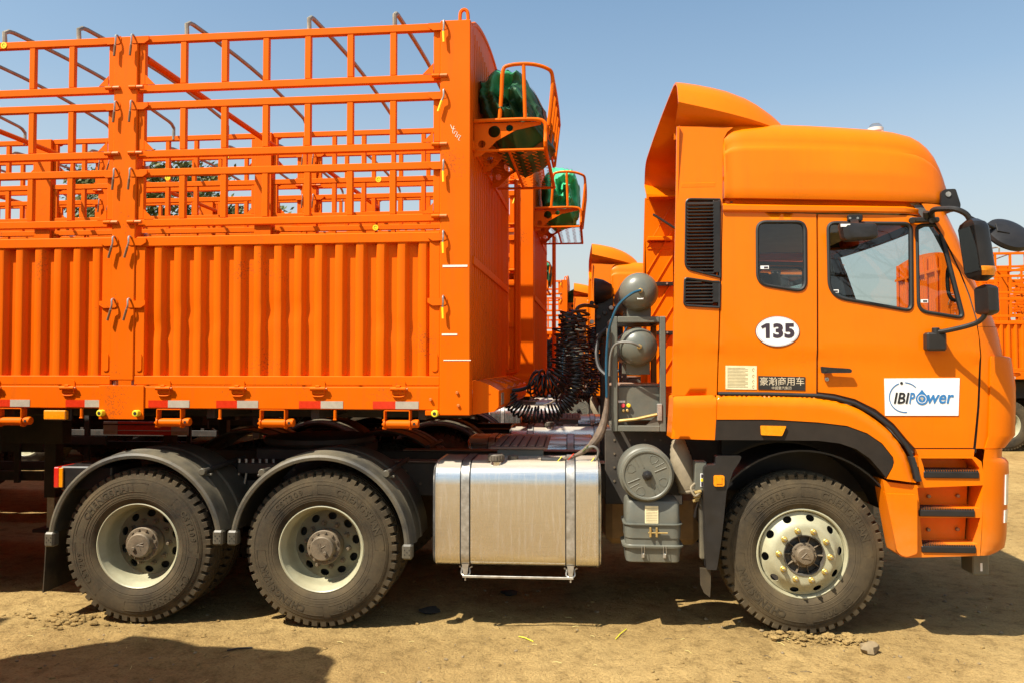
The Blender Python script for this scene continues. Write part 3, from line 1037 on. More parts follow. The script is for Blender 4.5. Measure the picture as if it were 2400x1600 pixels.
# tarpaulin basket on the headboard
ZB = 3.575
XB0, XB1 = -0.845, -0.335
bk = None
for yy, dz in ((0.17, 0), (0.62, 0), (1.18, 0)):
    pts = [(XB0, ZB + 0.0), (XB1 - 0.03, ZB), (XB1 - 0.03, ZB - 0.020), (XB0 + 0.30, ZB - 0.055), (XB0 + 0.16, ZB - 0.13), (XB0 + 0.09, ZB - 0.20), (XB0 + 0.05, ZB - 0.235), (XB0, ZB - 0.245)]
    holes = [arc(XB0 + 0.145, ZB - 0.062, 0.044, 0, 337, 15), arc(XB0 + 0.255, ZB - 0.040, 0.026, 0, 330, 11), arc(XB0 + 0.055, ZB - 0.150, 0.028, 0, 330, 11)]
    mb = MB().skin(pts, holes, yy, 0.008, PT)
    if bk is None: bk = TR.add('tarpaulin_basket', mb)
    else: TR.add('bracket', mb, bk)
lo = ZB - 0.20
pth = bez([(XB0, 0.15, ZB + 0.012), (-0.6, 0.15, ZB + 0.014), (XB1 - 0.06, 0.15, ZB + 0.010), (XB1, 0.15, ZB - 0.02), (XB1 + 0.005, 0.15, ZB - 0.09), (XB1 + 0.005, 0.16, lo), (XB1 + 0.005, 0.7, lo), (XB1 + 0.005, 1.40, lo)], 40)
TR.add('rim_tube', MB().tube(pth, 0.014, PT, 8), bk)
for pa in ([(XB0 + 0.02, 0.17, lo), (XB1, 0.17, lo)], [(XB0 + 0.02, 1.40, lo), (XB1, 1.40, lo)], [(XB0 + 0.25, 0.17, lo), (XB0 + 0.25, 1.40, lo)], [(XB1, 0.16, ZB - 0.02), (XB1, 1.40, ZB - 0.02)]):
    TR.add('floor_tube', MB().tube(pa, 0.011, PT, 7), bk)
g = MB()
for i in range(7):
    x = XB0 + 0.04 + i * 0.078
    pts = [(x + 0.02 * ((j % 2) * 2 - 1), 0.18 + j * 0.05, lo - 0.006) for j in range(25)]
    g.tube(pts, 0.0018, PT, 4)
TR.add('floor_mesh', g, bk)
def guard(y0, lean):
    p = [(-0.66, y0, ZB + 0.01), (-0.655 + 0.01, y0 + 0.0, ZB + 0.20), (-0.635, y0, ZB + 0.365), (-0.59, y0, ZB + 0.405), (-0.45, y0, ZB + 0.41), (-0.33, y0 + 0.02, ZB + 0.385), (-0.285, y0 + 0.06, ZB + 0.34), (-0.295, y0 + 0.06, ZB + 0.15), (-0.315, y0 + 0.06, ZB - 0.02)]
    return bez(p, 40)
TR.add('guard_loop', MB().tube(guard(0.15, 0), 0.014, PT, 8), bk)
TR.add('guard_bar', MB().tube([(-0.475, 0.15, ZB + 0.01), (-0.487, 0.15, ZB + 0.405)], 0.0135, PT, 8), bk)
TR.add('guard_bar', MB().tube(bez([(-0.285, 0.2, ZB + 0.34), (-0.28, 0.6, ZB + 0.35), (-0.28, 1.0, ZB + 0.35), (-0.285, 1.40, ZB + 0.34)], 12), 0.013, PT, 8), bk)
for yy in (0.42, 0.66, 0.90, 1.15, 1.39):
    TR.add('guard_bar', MB().tube([(-0.283, yy, ZB + 0.345), (-0.325, yy, ZB - 0.02)], 0.011, PT, 7), bk)
TR.add('ladder_rail', MB().tube(bez([(-0.735, 2.36, 3.62), (-0.735, 2.36, 2.6), (-0.735, 2.36, 1.95), (-0.745, 2.36, 1.80), (-0.78, 2.36, 1.77), (-0.86, 2.36, 1.77)], 30), 0.024, PT, 8))
TR.add('ladder_rail', MB().tube([(-0.735, 2.12, 3.62), (-0.735, 2.12, 1.8)], 0.016, PT, 8))

# deck and frame below
TR.add('deck', MB().box(-13.15, -0.87, 0.09, 2.41, 1.56, 1.60, 'chassis', 0.002))
for yy in (0.72, 1.62):
    TR.add('main_beam', MB().box(-13.0, -5.0, yy, yy + 0.14, 1.10, 1.555, 'chassis', 0.006).box(-4.998, -0.95, yy, yy + 0.14, 1.43, 1.555, 'chassis', 0.006))
g = MB()
for i in range(16):
    x = -1.2 - i * 0.78
    TR.add('cross_member', MB().box(x - 0.03, x + 0.03, 0.08, 2.42, 1.46, 1.556, 'chassis', 0.004))
for yy in (0.45, 1.85):
    TR.add('landing_leg', MB().box(-5.35, -5.23, yy, yy + 0.12, 0.55, 1.5, 'chassis', 0.006).box(-5.33, -5.25, yy + 0.02, yy + 0.10, 0.25, 0.6, 'steel', 0.004).box(-5.42, -5.16, yy - 0.06, yy + 0.18, 0.22, 0.25, 'chassis', 0.004))
both('side_guard', MB().box(-8.6, -5.8, 0.03, 0.06, 0.62, 0.72, 'chassis', 0.004).box(-8.6, -5.8, 0.03, 0.06, 0.92, 1.02, 'chassis', 0.004).box(-8.3, -8.24, 0.061, 0.10, 0.6, 1.5, 'chassis', 0.004).box(-6.1, -6.04, 0.061, 0.10, 0.6, 1.5, 'chassis', 0.004))

# ------------------------------------------------------------------ wheels
def tyre_mb():
    g = MB()
    lugs = 52
    out = []
    for i in range(lugs):
        for t, gap in ((0.0, 0), (0.60, 0), (0.66, 1), (0.95, 1)):
            out.append((2 * math.pi * (i + t) / lugs, gap))
    prof = [(0.296, 0.045), (0.302, 0.030), (0.318, 0.016), (0.345, 0.006), (0.350, 0.0075), (0.353, 0.0045), (0.395, 0.0), (0.440, 0.001), (0.470, 0.0075), (0.472, 0.0105), (0.476, 0.0095), (0.478, 0.013), (0.482, 0.012), (0.484, 0.0155), (0.506, 0.022)]
    K = None
    for a, gap in out:
        s = 0.519 if gap else 0.5445
        row = prof + [(0.512 if gap else 0.520, 0.030 if gap else 0.0225), (0.514 if gap else s - 0.006, 0.036 if gap else 0.026), (s, 0.037), (s + 0.003, 0.072), (0.549, 0.078), (0.549, 0.092), (0.536, 0.095), (0.536, 0.103), (0.551, 0.106), (0.551, 0.137), (0.538, 0.140), (0.538, 0.1455)]
        full = row + [(r, 0.291 - y) for r, y in reversed(row)]
        K = len(full)
        g.v.extend((r * math.cos(a), y, r * math.sin(a)) for r, y in full)
    n = len(out)
    for i in range(n):
        k_ = (i + 1) % n
        for j in range(K - 1):
            g.f.append((i * K + j, i * K + j + 1, k_ * K + j + 1, k_ * K + j)); g.m.append('rubber')
    return g

def arc_text(g, body, r, a_mid, h, mat, spacing=1.0, y=-0.0015):
    """raised lettering round the sidewall; a_mid in degrees, reading clockwise"""
    adv = []
    for ch in body:
        adv.append((0.34 if ch == ' ' else (0.36 if ch == 'I' else 0.86)) * h * spacing)
    tot = sum(adv)
    pos = -tot / 2
    for ch, w in zip(body, adv):
        a = R(a_mid) - (pos + w / 2) / r
        pos += w
        if ch == ' ': continue
        vv, ff = text2d(ch, 1.0, bold=0.03, extrude=0.0, align='CENTER')
        zs = [v[2] for v in vv]; xs = [v[0] for v in vv]
        cz = (min(zs) + max(zs)) / 2; s = h / (max(zs) - min(zs)); cx = (min(xs) + max(xs)) / 2
        tang = Vector((math.sin(a), 0, -math.cos(a))); rad = Vector((math.cos(a), 0, math.sin(a)))
        base = []
        for v in vv:
            rr = r + (v[2] - cz) * s
            q = rad * rr + tang * ((v[0] - cx) * s)
            ln = math.hypot(q.x, q.z)
            yy = 0.0 if ln < 0.44 else (ln - 0.44) * 0.22
            yy = 0.006 * max(0, (0.395 - ln) / 0.05) if ln < 0.395 else yy
            base.append((q.x, yy + y, q.z))
        g.add(base, ff, mat)

TYRE = tyre_mb()
def ring_outline(g, r0, r1, a0, a1):
    pts = arc(0, 0, r1, a0, a1, 24) + arc(0, 0, r0, a1, a0, 24)
    g.tube([(x, (-0.0005 if math.hypot(x, z) < 0.45 else 0.003), z) for x, z in pts], 0.0014, 'rubber', 4, closed=True)
LETTER = MB()
arc_text(LETTER, 'CHENGSHAN', 0.425, 52, 0.052, 'rubber_letter', 1.1, -0.002)
arc_text(LETTER, 'CHENGSHAN', 0.425, 232, 0.052, 'rubber_letter', 1.1, -0.002)
arc_text(LETTER, 'CST209', 0.425, 290 - 160, 0.042, 'rubber_letter', 1.1, -0.002)
arc_text(LETTER, 'CST209', 0.425, 310, 0.042, 'rubber_letter', 1.1, -0.002)
ring_outline(LETTER, 0.393, 0.457, 8, 100)
ring_outline(LETTER, 0.393, 0.457, 188, 280)
ring_outline(LETTER, 0.393, 0.457, 105, 158)
ring_outline(LETTER, 0.393, 0.457, 286, 338)
LETTER.lathe([(0.372, 0.0025), (0.374, 0.0005), (0.376, 0.002)], (0, 0, 0), 'rubber', 90)

def ellipse(cx, cz, ra, rb, ang, n=14):
    return [(cx + ra * math.cos(2 * math.pi * i / n) * math.cos(ang) - rb * math.sin(2 * math.pi * i / n) * math.sin(ang),
             cz + ra * math.cos(2 * math.pi * i / n) * math.sin(ang) + rb * math.sin(2 * math.pi * i / n) * math.cos(ang)) for i in range(n)]

def interp(tab):
    def f(r):
        if r <= tab[0][0]: return tab[0][1]
        for (a, ya), (b_, yb) in zip(tab, tab[1:]):
            if r <= b_:
                t = (r - a) / (b_ - a)
                return ya + (yb - ya) * t
        return tab[-1][1]
    return f

def circ(r, n=40):
    return [(r * math.cos(2 * math.pi * i / n), r * math.sin(2 * math.pi * i / n)) for i in range(n)]

# dished drive wheel
RIM_D = MB().lathe([(0.300, 0.060), (0.309, 0.036), (0.308, 0.024), (0.300, 0.020), (0.292, 0.026), (0.286, 0.046), (0.272, 0.066), (0.268, 0.10), (0.262, 0.15), (0.258, 0.185), (0.245, 0.205)], (0, 0, 0), 'rim_paint', 56)
holes = [ellipse(0.205 * math.cos(i * 0.2 * math.pi + 0.3), 0.205 * math.sin(i * 0.2 * math.pi + 0.3), 0.026, 0.033, i * 0.2 * math.pi + 0.3) for i in range(10)]
fy = interp([(0.10, 0.188), (0.17, 0.186), (0.185, 0.192), (0.225, 0.204), (0.25, 0.206)])
RIM_D.skin(circ(0.2455, 60), holes + [circ(0.118, 30)], lambda x, z: fy(math.hypot(x, z)), 0.012, 'rim_dirt_shade', 0.022)
RIM_D.lathe([(0.235, 0.26), (0.235, 0.30), (0.10, 0.31)], (0, 0, 0), 'chassis', 30)
HUB_D = MB().lathe([(0.118, 0.20), (0.118, 0.165), (0.108, 0.150), (0.104, 0.120), (0.120, 0.112), (0.122, 0.085), (0.117, 0.080), (0.094, 0.078), (0.090, 0.066), (0.086, 0.040), (0.078, 0.032), (0.0, 0.030)], (0, 0, 0), 'hub_metal', 36)
for i in range(12):
    a = i * math.pi / 6
    HUB_D.cyl((0.106 * math.cos(a), 0.066, 0.106 * math.sin(a)), (0.106 * math.cos(a), 0.081, 0.106 * math.sin(a)), 0.0095, 'hub_metal', 6)
HUB_D.cyl((0.03, 0.018, -0.025), (0.03, 0.032, -0.025), 0.014, 'hub_metal', 10, 0.002)
for a0, a1 in (((-0.032, 0.03), (0.0, -0.012)), ((0.0, -0.012), (-0.012, 0.036)), ((-0.006, 0.005), (0.022, 0.028))):
    HUB_D.tube([(a0[0], 0.030, a0[1]), (a1[0], 0.030, a1[1])], 0.003, 'hub_metal', 4)
NUT_D = MB().cyl((0, 0.145, 0), (0, 0.187, 0), 0.0125, 'hub_metal', 6, 0.002).cyl((0, 0.17, 0), (0, 0.186, 0), 0.0185, 'hub_metal', 10, 0.002)
# front wheel
fyf = interp([(0.13, -0.018), (0.200, -0.016), (0.215, -0.008), (0.232, 0.012), (0.262, 0.040), (0.274, 0.046), (0.30, 0.048)])
holes = [ellipse(0.248 * math.cos(i * 0.2 * math.pi + 0.24), 0.248 * math.sin(i * 0.2 * math.pi + 0.24), 0.021, 0.030, i * 0.2 * math.pi + 0.24) for i in range(10)]
RIM_F = MB().lathe([(0.300, 0.060), (0.309, 0.036), (0.308, 0.024), (0.300, 0.020), (0.292, 0.024), (0.288, 0.040), (0.283, 0.056), (0.276, 0.060)], (0, 0, 0), 'rim_paint', 56)
RIM_F.skin(circ(0.280, 64), holes + [circ(0.138, 32)], lambda x, z: fyf(math.hypot(x, z)), 0.010, 'rim_paint', 0.016)
RIM_F.lathe([(0.138, -0.018), (0.136, -0.024), (0.130, -0.022), (0.128, 0.02)], (0, 0, 0), 'hub_dark', 40)
RIM_F.lathe([(0.27, 0.10), (0.05, 0.12)], (0, 0, 0), 'chassis', 30)
HUB_F = MB().lathe([(0.130, 0.034), (0.085, 0.030), (0.084, -0.010), (0.080, -0.018), (0.066, -0.020), (0.062, -0.046), (0.052, -0.058), (0.0, -0.062)], (0, 0, 0), 'hub_dark', 36, mats=['hub_dark', 'hub_dark', 'hub_metal', 'hub_metal', 'hub_metal', 'hub_metal', 'hub_metal'])
for i in range(10):
    a = i * math.pi / 5 + 0.1
    d = Vector((math.cos(a), 0, math.sin(a)))
    HUB_F.bar(d * 0.080 + Vector((0, 0.012, 0)), d * 0.130 + Vector((0, 0.010, 0)), 0.006, 0.03, 'hub_metal', up=(0, 1, 0))
    HUB_F.cyl(d * 0.074 + Vector((0, -0.026, 0)), d * 0.074 + Vector((0, -0.016, 0)), 0.007, 'hub_metal', 6)
for a0, a1 in (((-0.028, -0.012), (0.0, 0.026)), ((0.0, 0.026), (0.028, -0.012)), ((0.028, -0.012), (-0.028, -0.012))):
    HUB_F.tube([(a0[0], -0.062, a0[1]), (a1[0], -0.062, a1[1])], 0.003, 'hub_metal', 4)
NUT_F = MB().cyl((0, -0.030, 0), (0, -0.017, 0), 0.0205, 'nut_gold', 14, 0.003).cyl((0, -0.050, 0), (0, -0.028, 0), 0.0155, 'nut_gold', 6, 0.003).cyl((0, -0.062, 0), (0, -0.049, 0), 0.008, 'hub_metal', 8, 0.002)

def put_wheel(pr, x, y, z, front, roll, far=False, plain=False):
    """wheel > tyre, lettering, hub, lug_nut; the outer face looks towards -y unless far"""
    rot = (0, roll, math.pi) if far else (0, roll, 0)
    w = pr.add('wheel', RIM_F if front else RIM_D, None, (x, y, z), rot)
    pr.add('tyre', TYRE, w, (0, 0, 0))
    if plain: return
    pr.add('sidewall_lettering', LETTER, w, (0, 0, 0), fine=True, label='raised CHENGSHAN CST209 lettering')
    pr.add('hub', HUB_F if front else HUB_D, w, (0, 0, 0))
    for i in range(10):
        a = i * math.pi / 5 + (0.1 if front else 0.6)
        r = 0.170 if front else 0.158
        pr.add('lug_nut', NUT_F if front else NUT_D, w, (r * math.cos(a), 0, r * math.sin(a)), fine=not front)

for xx in (-9.3, -10.6, -11.9):
    TR.add('axle', MB().cyl((xx, 0.4, 0.55), (xx, 2.1, 0.55), 0.08, 'chassis', 14))
    for far in (False, True):
        put_wheel(TR, xx, 2.5 if far else 0.0, 0.55, False, xx, far)
        put_wheel(TR, xx, 2.18 if far else 0.32, 0.55, False, xx, far, True)

# ------------------------------------------------------------------ the tractor, in its own frame (turned PSI against the trailer)
PSI = R(1.6)
PIV = Vector((-2.3, 1.25, 0.0))
_rot = Matrix.Rotation(-PSI, 3, 'Z')
_lc = _rot @ (CAM - PIV) + PIV
def LP(u, v, y=0.0):
    d = _rot @ (_f + _r * ((u - 1200) / F) - _u * ((v - 800) / F))
    return _lc + d * ((y - _lc.y) / d.y)
def LXZ(u, v, y=0.0):
    p = LP(u, v, y)
    return (p.x, p.z)
def LPZ(pts, y=0.0):
    return [LXZ(u, v, y) for u, v in pts]

PC = 'paint_cab'
TT = Proto(PIV)
def tboth(name, mb, parent=None, **kw):
    i = TT.add(name, mb, parent, **kw)
    j = TT.add(name, mb.mirror(), None if parent is None else parent, **kw)
    return i, j

# wheels
FWX, FWZ = LXZ(1883, 1291, 0.06)
D1X = LXZ(750, 1298, 0)[0]; D2X = LXZ(318, 1273, 0)[0]
put_wheel(TT, FWX, 0.06, 0.562, True, 0.15)
put_wheel(TT, FWX, 2.44, 0.562, True, 0.9, True)
for i, xx in enumerate((D1X, D2X)):
    for far in (False, True):
        put_wheel(TT, xx, 2.5 if far else 0.0, 0.548, False, 0.12 if i == 0 else 1.9, far)
        put_wheel(TT, xx, 2.18 if far else 0.32, 0.548, False, 0.5, far, True)
for xx, zz in ((FWX, 0.52), (D1X, 0.548), (D2X, 0.548)):
    TT.add('axle', MB().cyl((xx, 0.35, zz), (xx, 2.15, zz), 0.09, 'chassis', 14))
for xx in (D1X, D2X):
    TT.add('differential', MB().lathe([(0.0, -0.22), (0.14, -0.18), (0.22, -0.05), (0.22, 0.05), (0.14, 0.18), (0.0, 0.22)], (xx, 1.25, 0.56), 'chassis', 20, axis='x'))

# chassis rails and everything bolted to them
for yy in (0.80, 1.62):
    TT.add('chassis_rail', MB().box(-4.05, 2.25, yy, yy + 0.08, 0.80, 1.07, 'chassis', 0.01))
for xx in (-3.9, -2.6, -1.2, -0.2, 0.9):
    TT.add('cross_member', MB().box(xx - 0.05, xx + 0.05, 0.882, 1.618, 0.86, 1.02, 'chassis', 0.006))
fw = TT.add('fifth_wheel', MB().lathe([(0.0, 1.245), (0.40, 1.245), (0.46, 1.235), (0.47, 1.20), (0.44, 1.17), (0.0, 1.165)], (-2.35, 1.25, 0), 'chassis', 36, axis='z'))
TT.add('mounting', MB().box(-2.75, -1.95, 0.82, 1.68, 1.072, 1.165, 'chassis', 0.01), fw)
for s, yy in ((0, 0.62), (1, 1.78)):
    xm = (D1X + D2X) / 2
    TT.add('leaf_spring', MB().loft([[(xm - 0.65 + 1.3 * t, yy, 0.76 + 0.18 * (1 - (2 * t - 1) ** 2)), (xm - 0.65 + 1.3 * t, yy + 0.10, 0.76 + 0.18 * (1 - (2 * t - 1) ** 2)), (xm - 0.65 + 1.3 * t, yy + 0.10, 0.70 + 0.04 * (1 - (2 * t - 1) ** 2)), (xm - 0.65 + 1.3 * t, yy, 0.70 + 0.04 * (1 - (2 * t - 1) ** 2))] for t in [i / 12 for i in range(13)]], 'chassis', True, caps=True))
    g = MB().box(xm - 0.19, xm + 0.13, yy - 0.03, yy + 0.12, 0.99, 1.08, 'chassis', 0.01)
    for xo, sl_ in ((-0.17, -0.06), (-0.11, -0.06), (0.05, 0.05), (0.10, 0.05)):
        g.cyl((xm + xo, yy - 0.035, 1.0), (xm + xo + sl_, yy - 0.035, 0.66), 0.011, 'steel', 8)
    for q in range(6):
        g.cyl((xm - 0.17 + q * 0.055, yy - 0.03, 1.08), (xm - 0.17 + q * 0.055, yy - 0.03, 1.11), 0.012, 'steel', 6)
    TT.add('spring_saddle', g)
g = MB()
for q in range(34):
    xx = -3.8 + q * 0.115
    g.cyl((xx, 0.790, 1.0 - 0.10 * (q % 2)), (xx, 0.80, 1.0 - 0.10 * (q % 2)), 0.011, 'hub_metal', 6)
TT.add('rail_bolts', g, fine=True)
# tail: lamp box on the frame end
p = LP(133, 1117, 0.05)
g = MB().box(p.x + 0.03, p.x + 0.42, 0.04, 0.45, p.z - 0.09, p.z + 0.08, 'black_plastic', 0.01)
tl = TT.add('tail_lamp', g)
TT.add('lens', MB().box(p.x - 0.012, p.x + 0.028, 0.03, 0.42, p.z - 0.075, p.z + 0.075, 'lamp_red', 0.006), tl)
TT.add('lens', MB().box(p.x + 0.0295, p.x + 0.060, 0.028, 0.039, p.z - 0.07, p.z + 0.07, 'amber', 0.004), tl)

# mudguards over the drive wheels
def mudguard(cx, cz, a0, a1):
    g = MB()
    prof = [(0.602, -0.014), (0.606, -0.026), (0.626, -0.030), (0.642, -0.022), (0.648, -0.004), (0.650, 0.10), (0.660, 0.115), (0.660, 0.16), (0.650, 0.175), (0.650, 0.30), (0.660, 0.315), (0.660, 0.36), (0.650, 0.375), (0.650, 0.62), (0.640, 0.625)]
    inn = [(0.632, 0.62), (0.640, 0.02), (0.618, -0.010)]
    full = prof + inn
    n = 40
    rows = []
    for i in range(n + 1):
        a = R(a0 + (a1 - a0) * i / n)
        rows.append([(cx + r * math.cos(a), y, cz + r * math.sin(a)) for r, y in full])
    g.loft(rows, 'fender_plastic', True, caps=True)
    return g
def foot(cx, cz, a):
    r = 0.626
    x, z = cx + r * math.cos(R(a)), cz + r * math.sin(R(a))
    g = MB().box(x - 0.036, x + 0.036, -0.044, 0.03, z - 0.085, z + 0.02, 'fender_plastic', 0.012)
    for dx, dz in ((0, 0), (0.016, 0.016), (-0.016, 0.016), (0.016, -0.016), (-0.016, -0.016)):
        g.cyl((x + dx, -0.046, z - 0.033 + dz), (x + dx, -0.043, z - 0.033 + dz), 0.004, 'soot', 6)
    return g
for i, (cx, a0, a1) in enumerate(((D1X, 1, 172), (D2X, 8, 175))):
    for far in (False, True):
        g = mudguard(cx, 0.575, a0, a1)
        mgd = TT.add('mudguard', g.mirror() if far else g)
        for a in (a0, a1):
            q = foot(cx, 0.575, a)
            TT.add('end_foot', q.mirror() if far else q, mgd)
        for a in (48, 132):
            x, z = cx + 0.675 * math.cos(R(a)), 0.575 + 0.675 * math.sin(R(a))
            q = MB().cyl((x, 0.09, z), (x, 0.80, z + 0.02), 0.020, 'chassis', 10).cyl((x, 0.06, z), (x, 0.10, z), 0.026, 'fender_plastic', 10, 0.004).box(x - 0.05, x + 0.05, 0.11, 0.13, z - 0.035, z - 0.018, 'fender_plastic', 0.003)
            TT.add('stay_rod', q.mirror() if far else q, mgd, fine=True)
# mudflap behind the rear wheel
a, b_ = LXZ(110, 1262, 0.06), LXZ(108, 1385, 0.06)
g = MB().loft([[(a[0] + 0.02, 0.03, a[1] + 0.05), (a[0] + 0.02, 0.60, a[1] + 0.05)], [(a[0] + 0.01, 0.03, a[1] - 0.2), (a[0] + 0.01, 0.6, a[1] - 0.2)], [(b_[0], 0.03, b_[1]), (b_[0], 0.6, b_[1])]], 'rubber')
TT.add('mudflap', MB().sheet([[(a[0] + 0.02, 0.03, a[1] + 0.05), (a[0] + 0.02, 0.60, a[1] + 0.05)], [(a[0] + 0.01, 0.03, a[1] - 0.2), (a[0] + 0.01, 0.6, a[1] - 0.2)], [(b_[0], 0.03, b_[1]), (b_[0], 0.6, b_[1])]], 'rubber', 0.008))

# fuel tank
def tank(y0, y1):
    (xa, za), (xb, zb) = LXZ(1013, 1079, y0), LXZ(1411, 1337, y0)
    za, zb = za - 0.008, zb + 0.008
    sec = rpoly([(y0, zb), (y1, zb), (y1, za), (y0, za)], [0.10, 0.10, 0.16, 0.16], 9)
    n = len(sec)
    def ring(x, k_):
        q = inset_poly(sec, k_) if k_ else sec
        return [(x, y, z) for y, z in q]
    tilt = -0.012
    g = MB().loft([ring(xa, 0.035), ring(xa + 0.006, 0.012), ring(xa + 0.022, 0.0), ring(xa + 0.024, -0.004), ring(xa + 0.032, -0.004), ring(xa + 0.034, 0.0), ring(xb - 0.034, 0.0), ring(xb - 0.032, -0.004), ring(xb - 0.024, -0.004), ring(xb - 0.022, 0.0), ring(xb - 0.006, 0.012), ring(xb, 0.035)], 'aluminium', True, caps=True)
    xs = []
    for uu in (1090, 1337):
        x = LXZ(uu, 1200, y0)[0]
        xs.append(x)
    straps = []
    for x in xs:
        o = inset_poly(sec, -0.0065)
        i_ = inset_poly(sec, -0.0005)
        s = MB().loft([[(x - 0.028, y, z) for y, z in o], [(x + 0.028, y, z) for y, z in o]], 'steel', True)
        s.loft([[(x - 0.028, y, z) for y, z in i_], [(x - 0.028, y, z) for y, z in o]], 'rubber_seal', True)
        s.loft([[(x + 0.028, y, z) for y, z in i_], [(x + 0.028, y, z) for y, z in o]], 'rubber_seal', True)
        for dx in (-0.033, 0.033):
            s.loft([[(x + dx - 0.004, y, z) for y, z in i_], [(x + dx - 0.004, y, z) for y, z in inset_poly(sec, -0.003)], [(x + dx + 0.004, y, z) for y, z in inset_poly(sec, -0.003)], [(x + dx + 0.004, y, z) for y, z in i_]], 'rubber_seal', True)
        s.prism([(x - 0.024, zb + 0.02), (x + 0.024, zb + 0.02), (x + 0.014, zb - 0.055), (x - 0.014, zb - 0.055)], y0 + 0.012, y0 + 0.02, 'steel')
        s.tube(bez([(x - 0.045, y0 + 0.05, zb - 0.006), (x - 0.026, y0 + 0.04, zb - 0.015), (x - 0.03, y0 + 0.03, zb - 0.05), (x - 0.008, y0 + 0.02, zb - 0.062)], 10), 0.006, 'steel', 6)
        s.tube(bez([(x + 0.045, y0 + 0.05, zb - 0.006), (x + 0.026, y0 + 0.04, zb - 0.015), (x + 0.03, y0 + 0.03, zb - 0.05), (x + 0.008, y0 + 0.02, zb - 0.062)], 10), 0.006, 'steel', 6)
        s.cyl((x, y0 + 0.016, zb - 0.095), (x, y0 + 0.016, zb - 0.05), 0.006, 'steel', 6)
        straps.append(s)
    return g, straps, xs, za, zb
for far in (False, True):
    g, straps, xs, za, zb = tank(0.03, 0.66)
    sh = Matrix.Shear('XZ', 4, (0, 0)) if False else None
    ft = TT.add('fuel_tank', g.mirror() if far else g)
    for s in straps:
        TT.add('tank_strap', s.mirror() if far else s, ft)
    q = MB().box(xs[0] - 0.02, xs[1] + 0.02, 0.036, 0.048, zb - 0.074, zb - 0.058, 'steel', 0.002)
    TT.add('step_bar', q.mirror() if far else q, ft)
    if not far:
        cx, cz = LXZ(1162, 1085, 0.13)
        za -= 0.022
        q = MB().cyl((cx, 0.13, za - 0.03), (cx, 0.13, za + 0.022), 0.046, 'aluminium', 24, 0.004).cyl((cx, 0.13, za + 0.022), (cx, 0.13, za + 0.072), 0.056, 'cap_plastic', 24, 0.008)
        for k_ in range(18):
            an = k_ * math.pi / 9
            q.cyl((cx + 0.056 * math.cos(an), 0.13 + 0.056 * math.sin(an), za + 0.030), (cx + 0.056 * math.cos(an), 0.13 + 0.056 * math.sin(an), za + 0.064), 0.004, 'cap_plastic', 5)
        TT.add('filler_cap', q, ft)
        cx2 = LXZ(1200, 1085, 0.28)[0]
        TT.add('sender_cap', MB().cyl((cx2 + 0.01, 0.24, za - 0.01), (cx2 + 0.01, 0.24, za + 0.050), 0.038, 'cap_plastic', 20, 0.005), ft)

# air filter: drum above a square canister
c = LP(1516.5, 1112, -0.02)
dr = c.copy()
prof = [(0.0, -0.012), (0.150, -0.012), (0.156, -0.018), (0.166, -0.018), (0.172, -0.010), (0.176, 0.02), (0.186, 0.03), (0.186, 0.06), (0.180, 0.065), (0.187, 0.075), (0.187, 0.12), (0.180, 0.125), (0.187, 0.135), (0.187, 0.18), (0.180, 0.185), (0.187, 0.195), (0.187, 0.25), (0.176, 0.262), (0.12, 0.30), (0.0, 0.32)]
g = MB().lathe(prof, dr, 'grey_metal', 48)
for i in range(8):
    a = i * math.pi / 4 + 0.4
    d = Vector((math.cos(a), 0, math.sin(a)))
    n_ = Vector((-math.sin(a), 0, math.cos(a)))
    pts = [dr + d * r_ + n_ * w + Vector((0, -0.012, 0)) for r_, w in ((0.085, 0.0), (0.10, 0.022), (0.125, 0.030), (0.140, 0.018), (0.142, -0.018), (0.125, -0.030), (0.10, -0.022))]
    if i % 2: g.tube(pts, 0.0028, 'grey_metal', 5, closed=True)
    else:
        g.tube([dr + d * 0.055 + Vector((0, -0.012, 0)), dr + d * 0.140 + Vector((0, -0.012, 0))], 0.0045, 'grey_metal', 5)
        g.tube([dr + d * 0.075 + n_ * 0.03 + Vector((0, -0.012, 0)), dr + d * 0.138 + n_ * 0.035 + Vector((0, -0.012, 0))], 0.003, 'grey_metal', 5)
af = TT.add('air_filter', g)
TT.add('wing_knob', MB().lathe([(0.0, -0.052), (0.014, -0.050), (0.018, -0.040), (0.032, -0.036), (0.036, -0.022), (0.030, -0.012), (0.0, -0.010)], dr, 'black_plastic', 8), af)
x0, z0 = LXZ(1466, 1319, 0.0); x1, z1 = LXZ(1596, 1173, 0.0)
sec = rpoly([(x0, 0.0), (x1, 0.0), (x1, 0.30), (x0, 0.30)], 0.055, 6)
def rr(z, k_): return [(x, y, z) for x, y in inset_poly(sec, k_)]
H = z1 - z0
lv = [(0.0, 0.04), (0.012, 0.018), (0.03, 0.006), (0.20, 0.0), (0.25, 0.0), (0.255, -0.018), (0.285, -0.020), (0.29, 0.0), (0.30, 0.004), (0.40, 0.004), (0.405, -0.002), (0.42, -0.002), (0.56, -0.003), (0.61, -0.004), (0.615, -0.014), (0.63, -0.014), (0.635, 0.002), (0.95, 0.006), (0.985, 0.014), (1.0, 0.035)]
g = MB().loft([rr(z0 + t * H, k_) for t, k_ in lv], 'grey_metal', True, caps=True)
cn = TT.add('filter_canister', g)
xm = (x0 + x1) / 2
q = MB().box(xm - 0.055, xm + 0.035, -0.004 + 0.0, -0.0005 + 0.004, z0 + 0.64 * H, z0 + 0.92 * H, 'paper', 0.001)
for i in range(9):
    q.box(xm - 0.048, xm + 0.028, -0.0052, -0.0042, z0 + (0.665 + i * 0.026) * H, z0 + (0.665 + i * 0.026) * H + 0.003, 'paper_ink', 0)
TT.add('instruction_label', q, cn, fine=True)
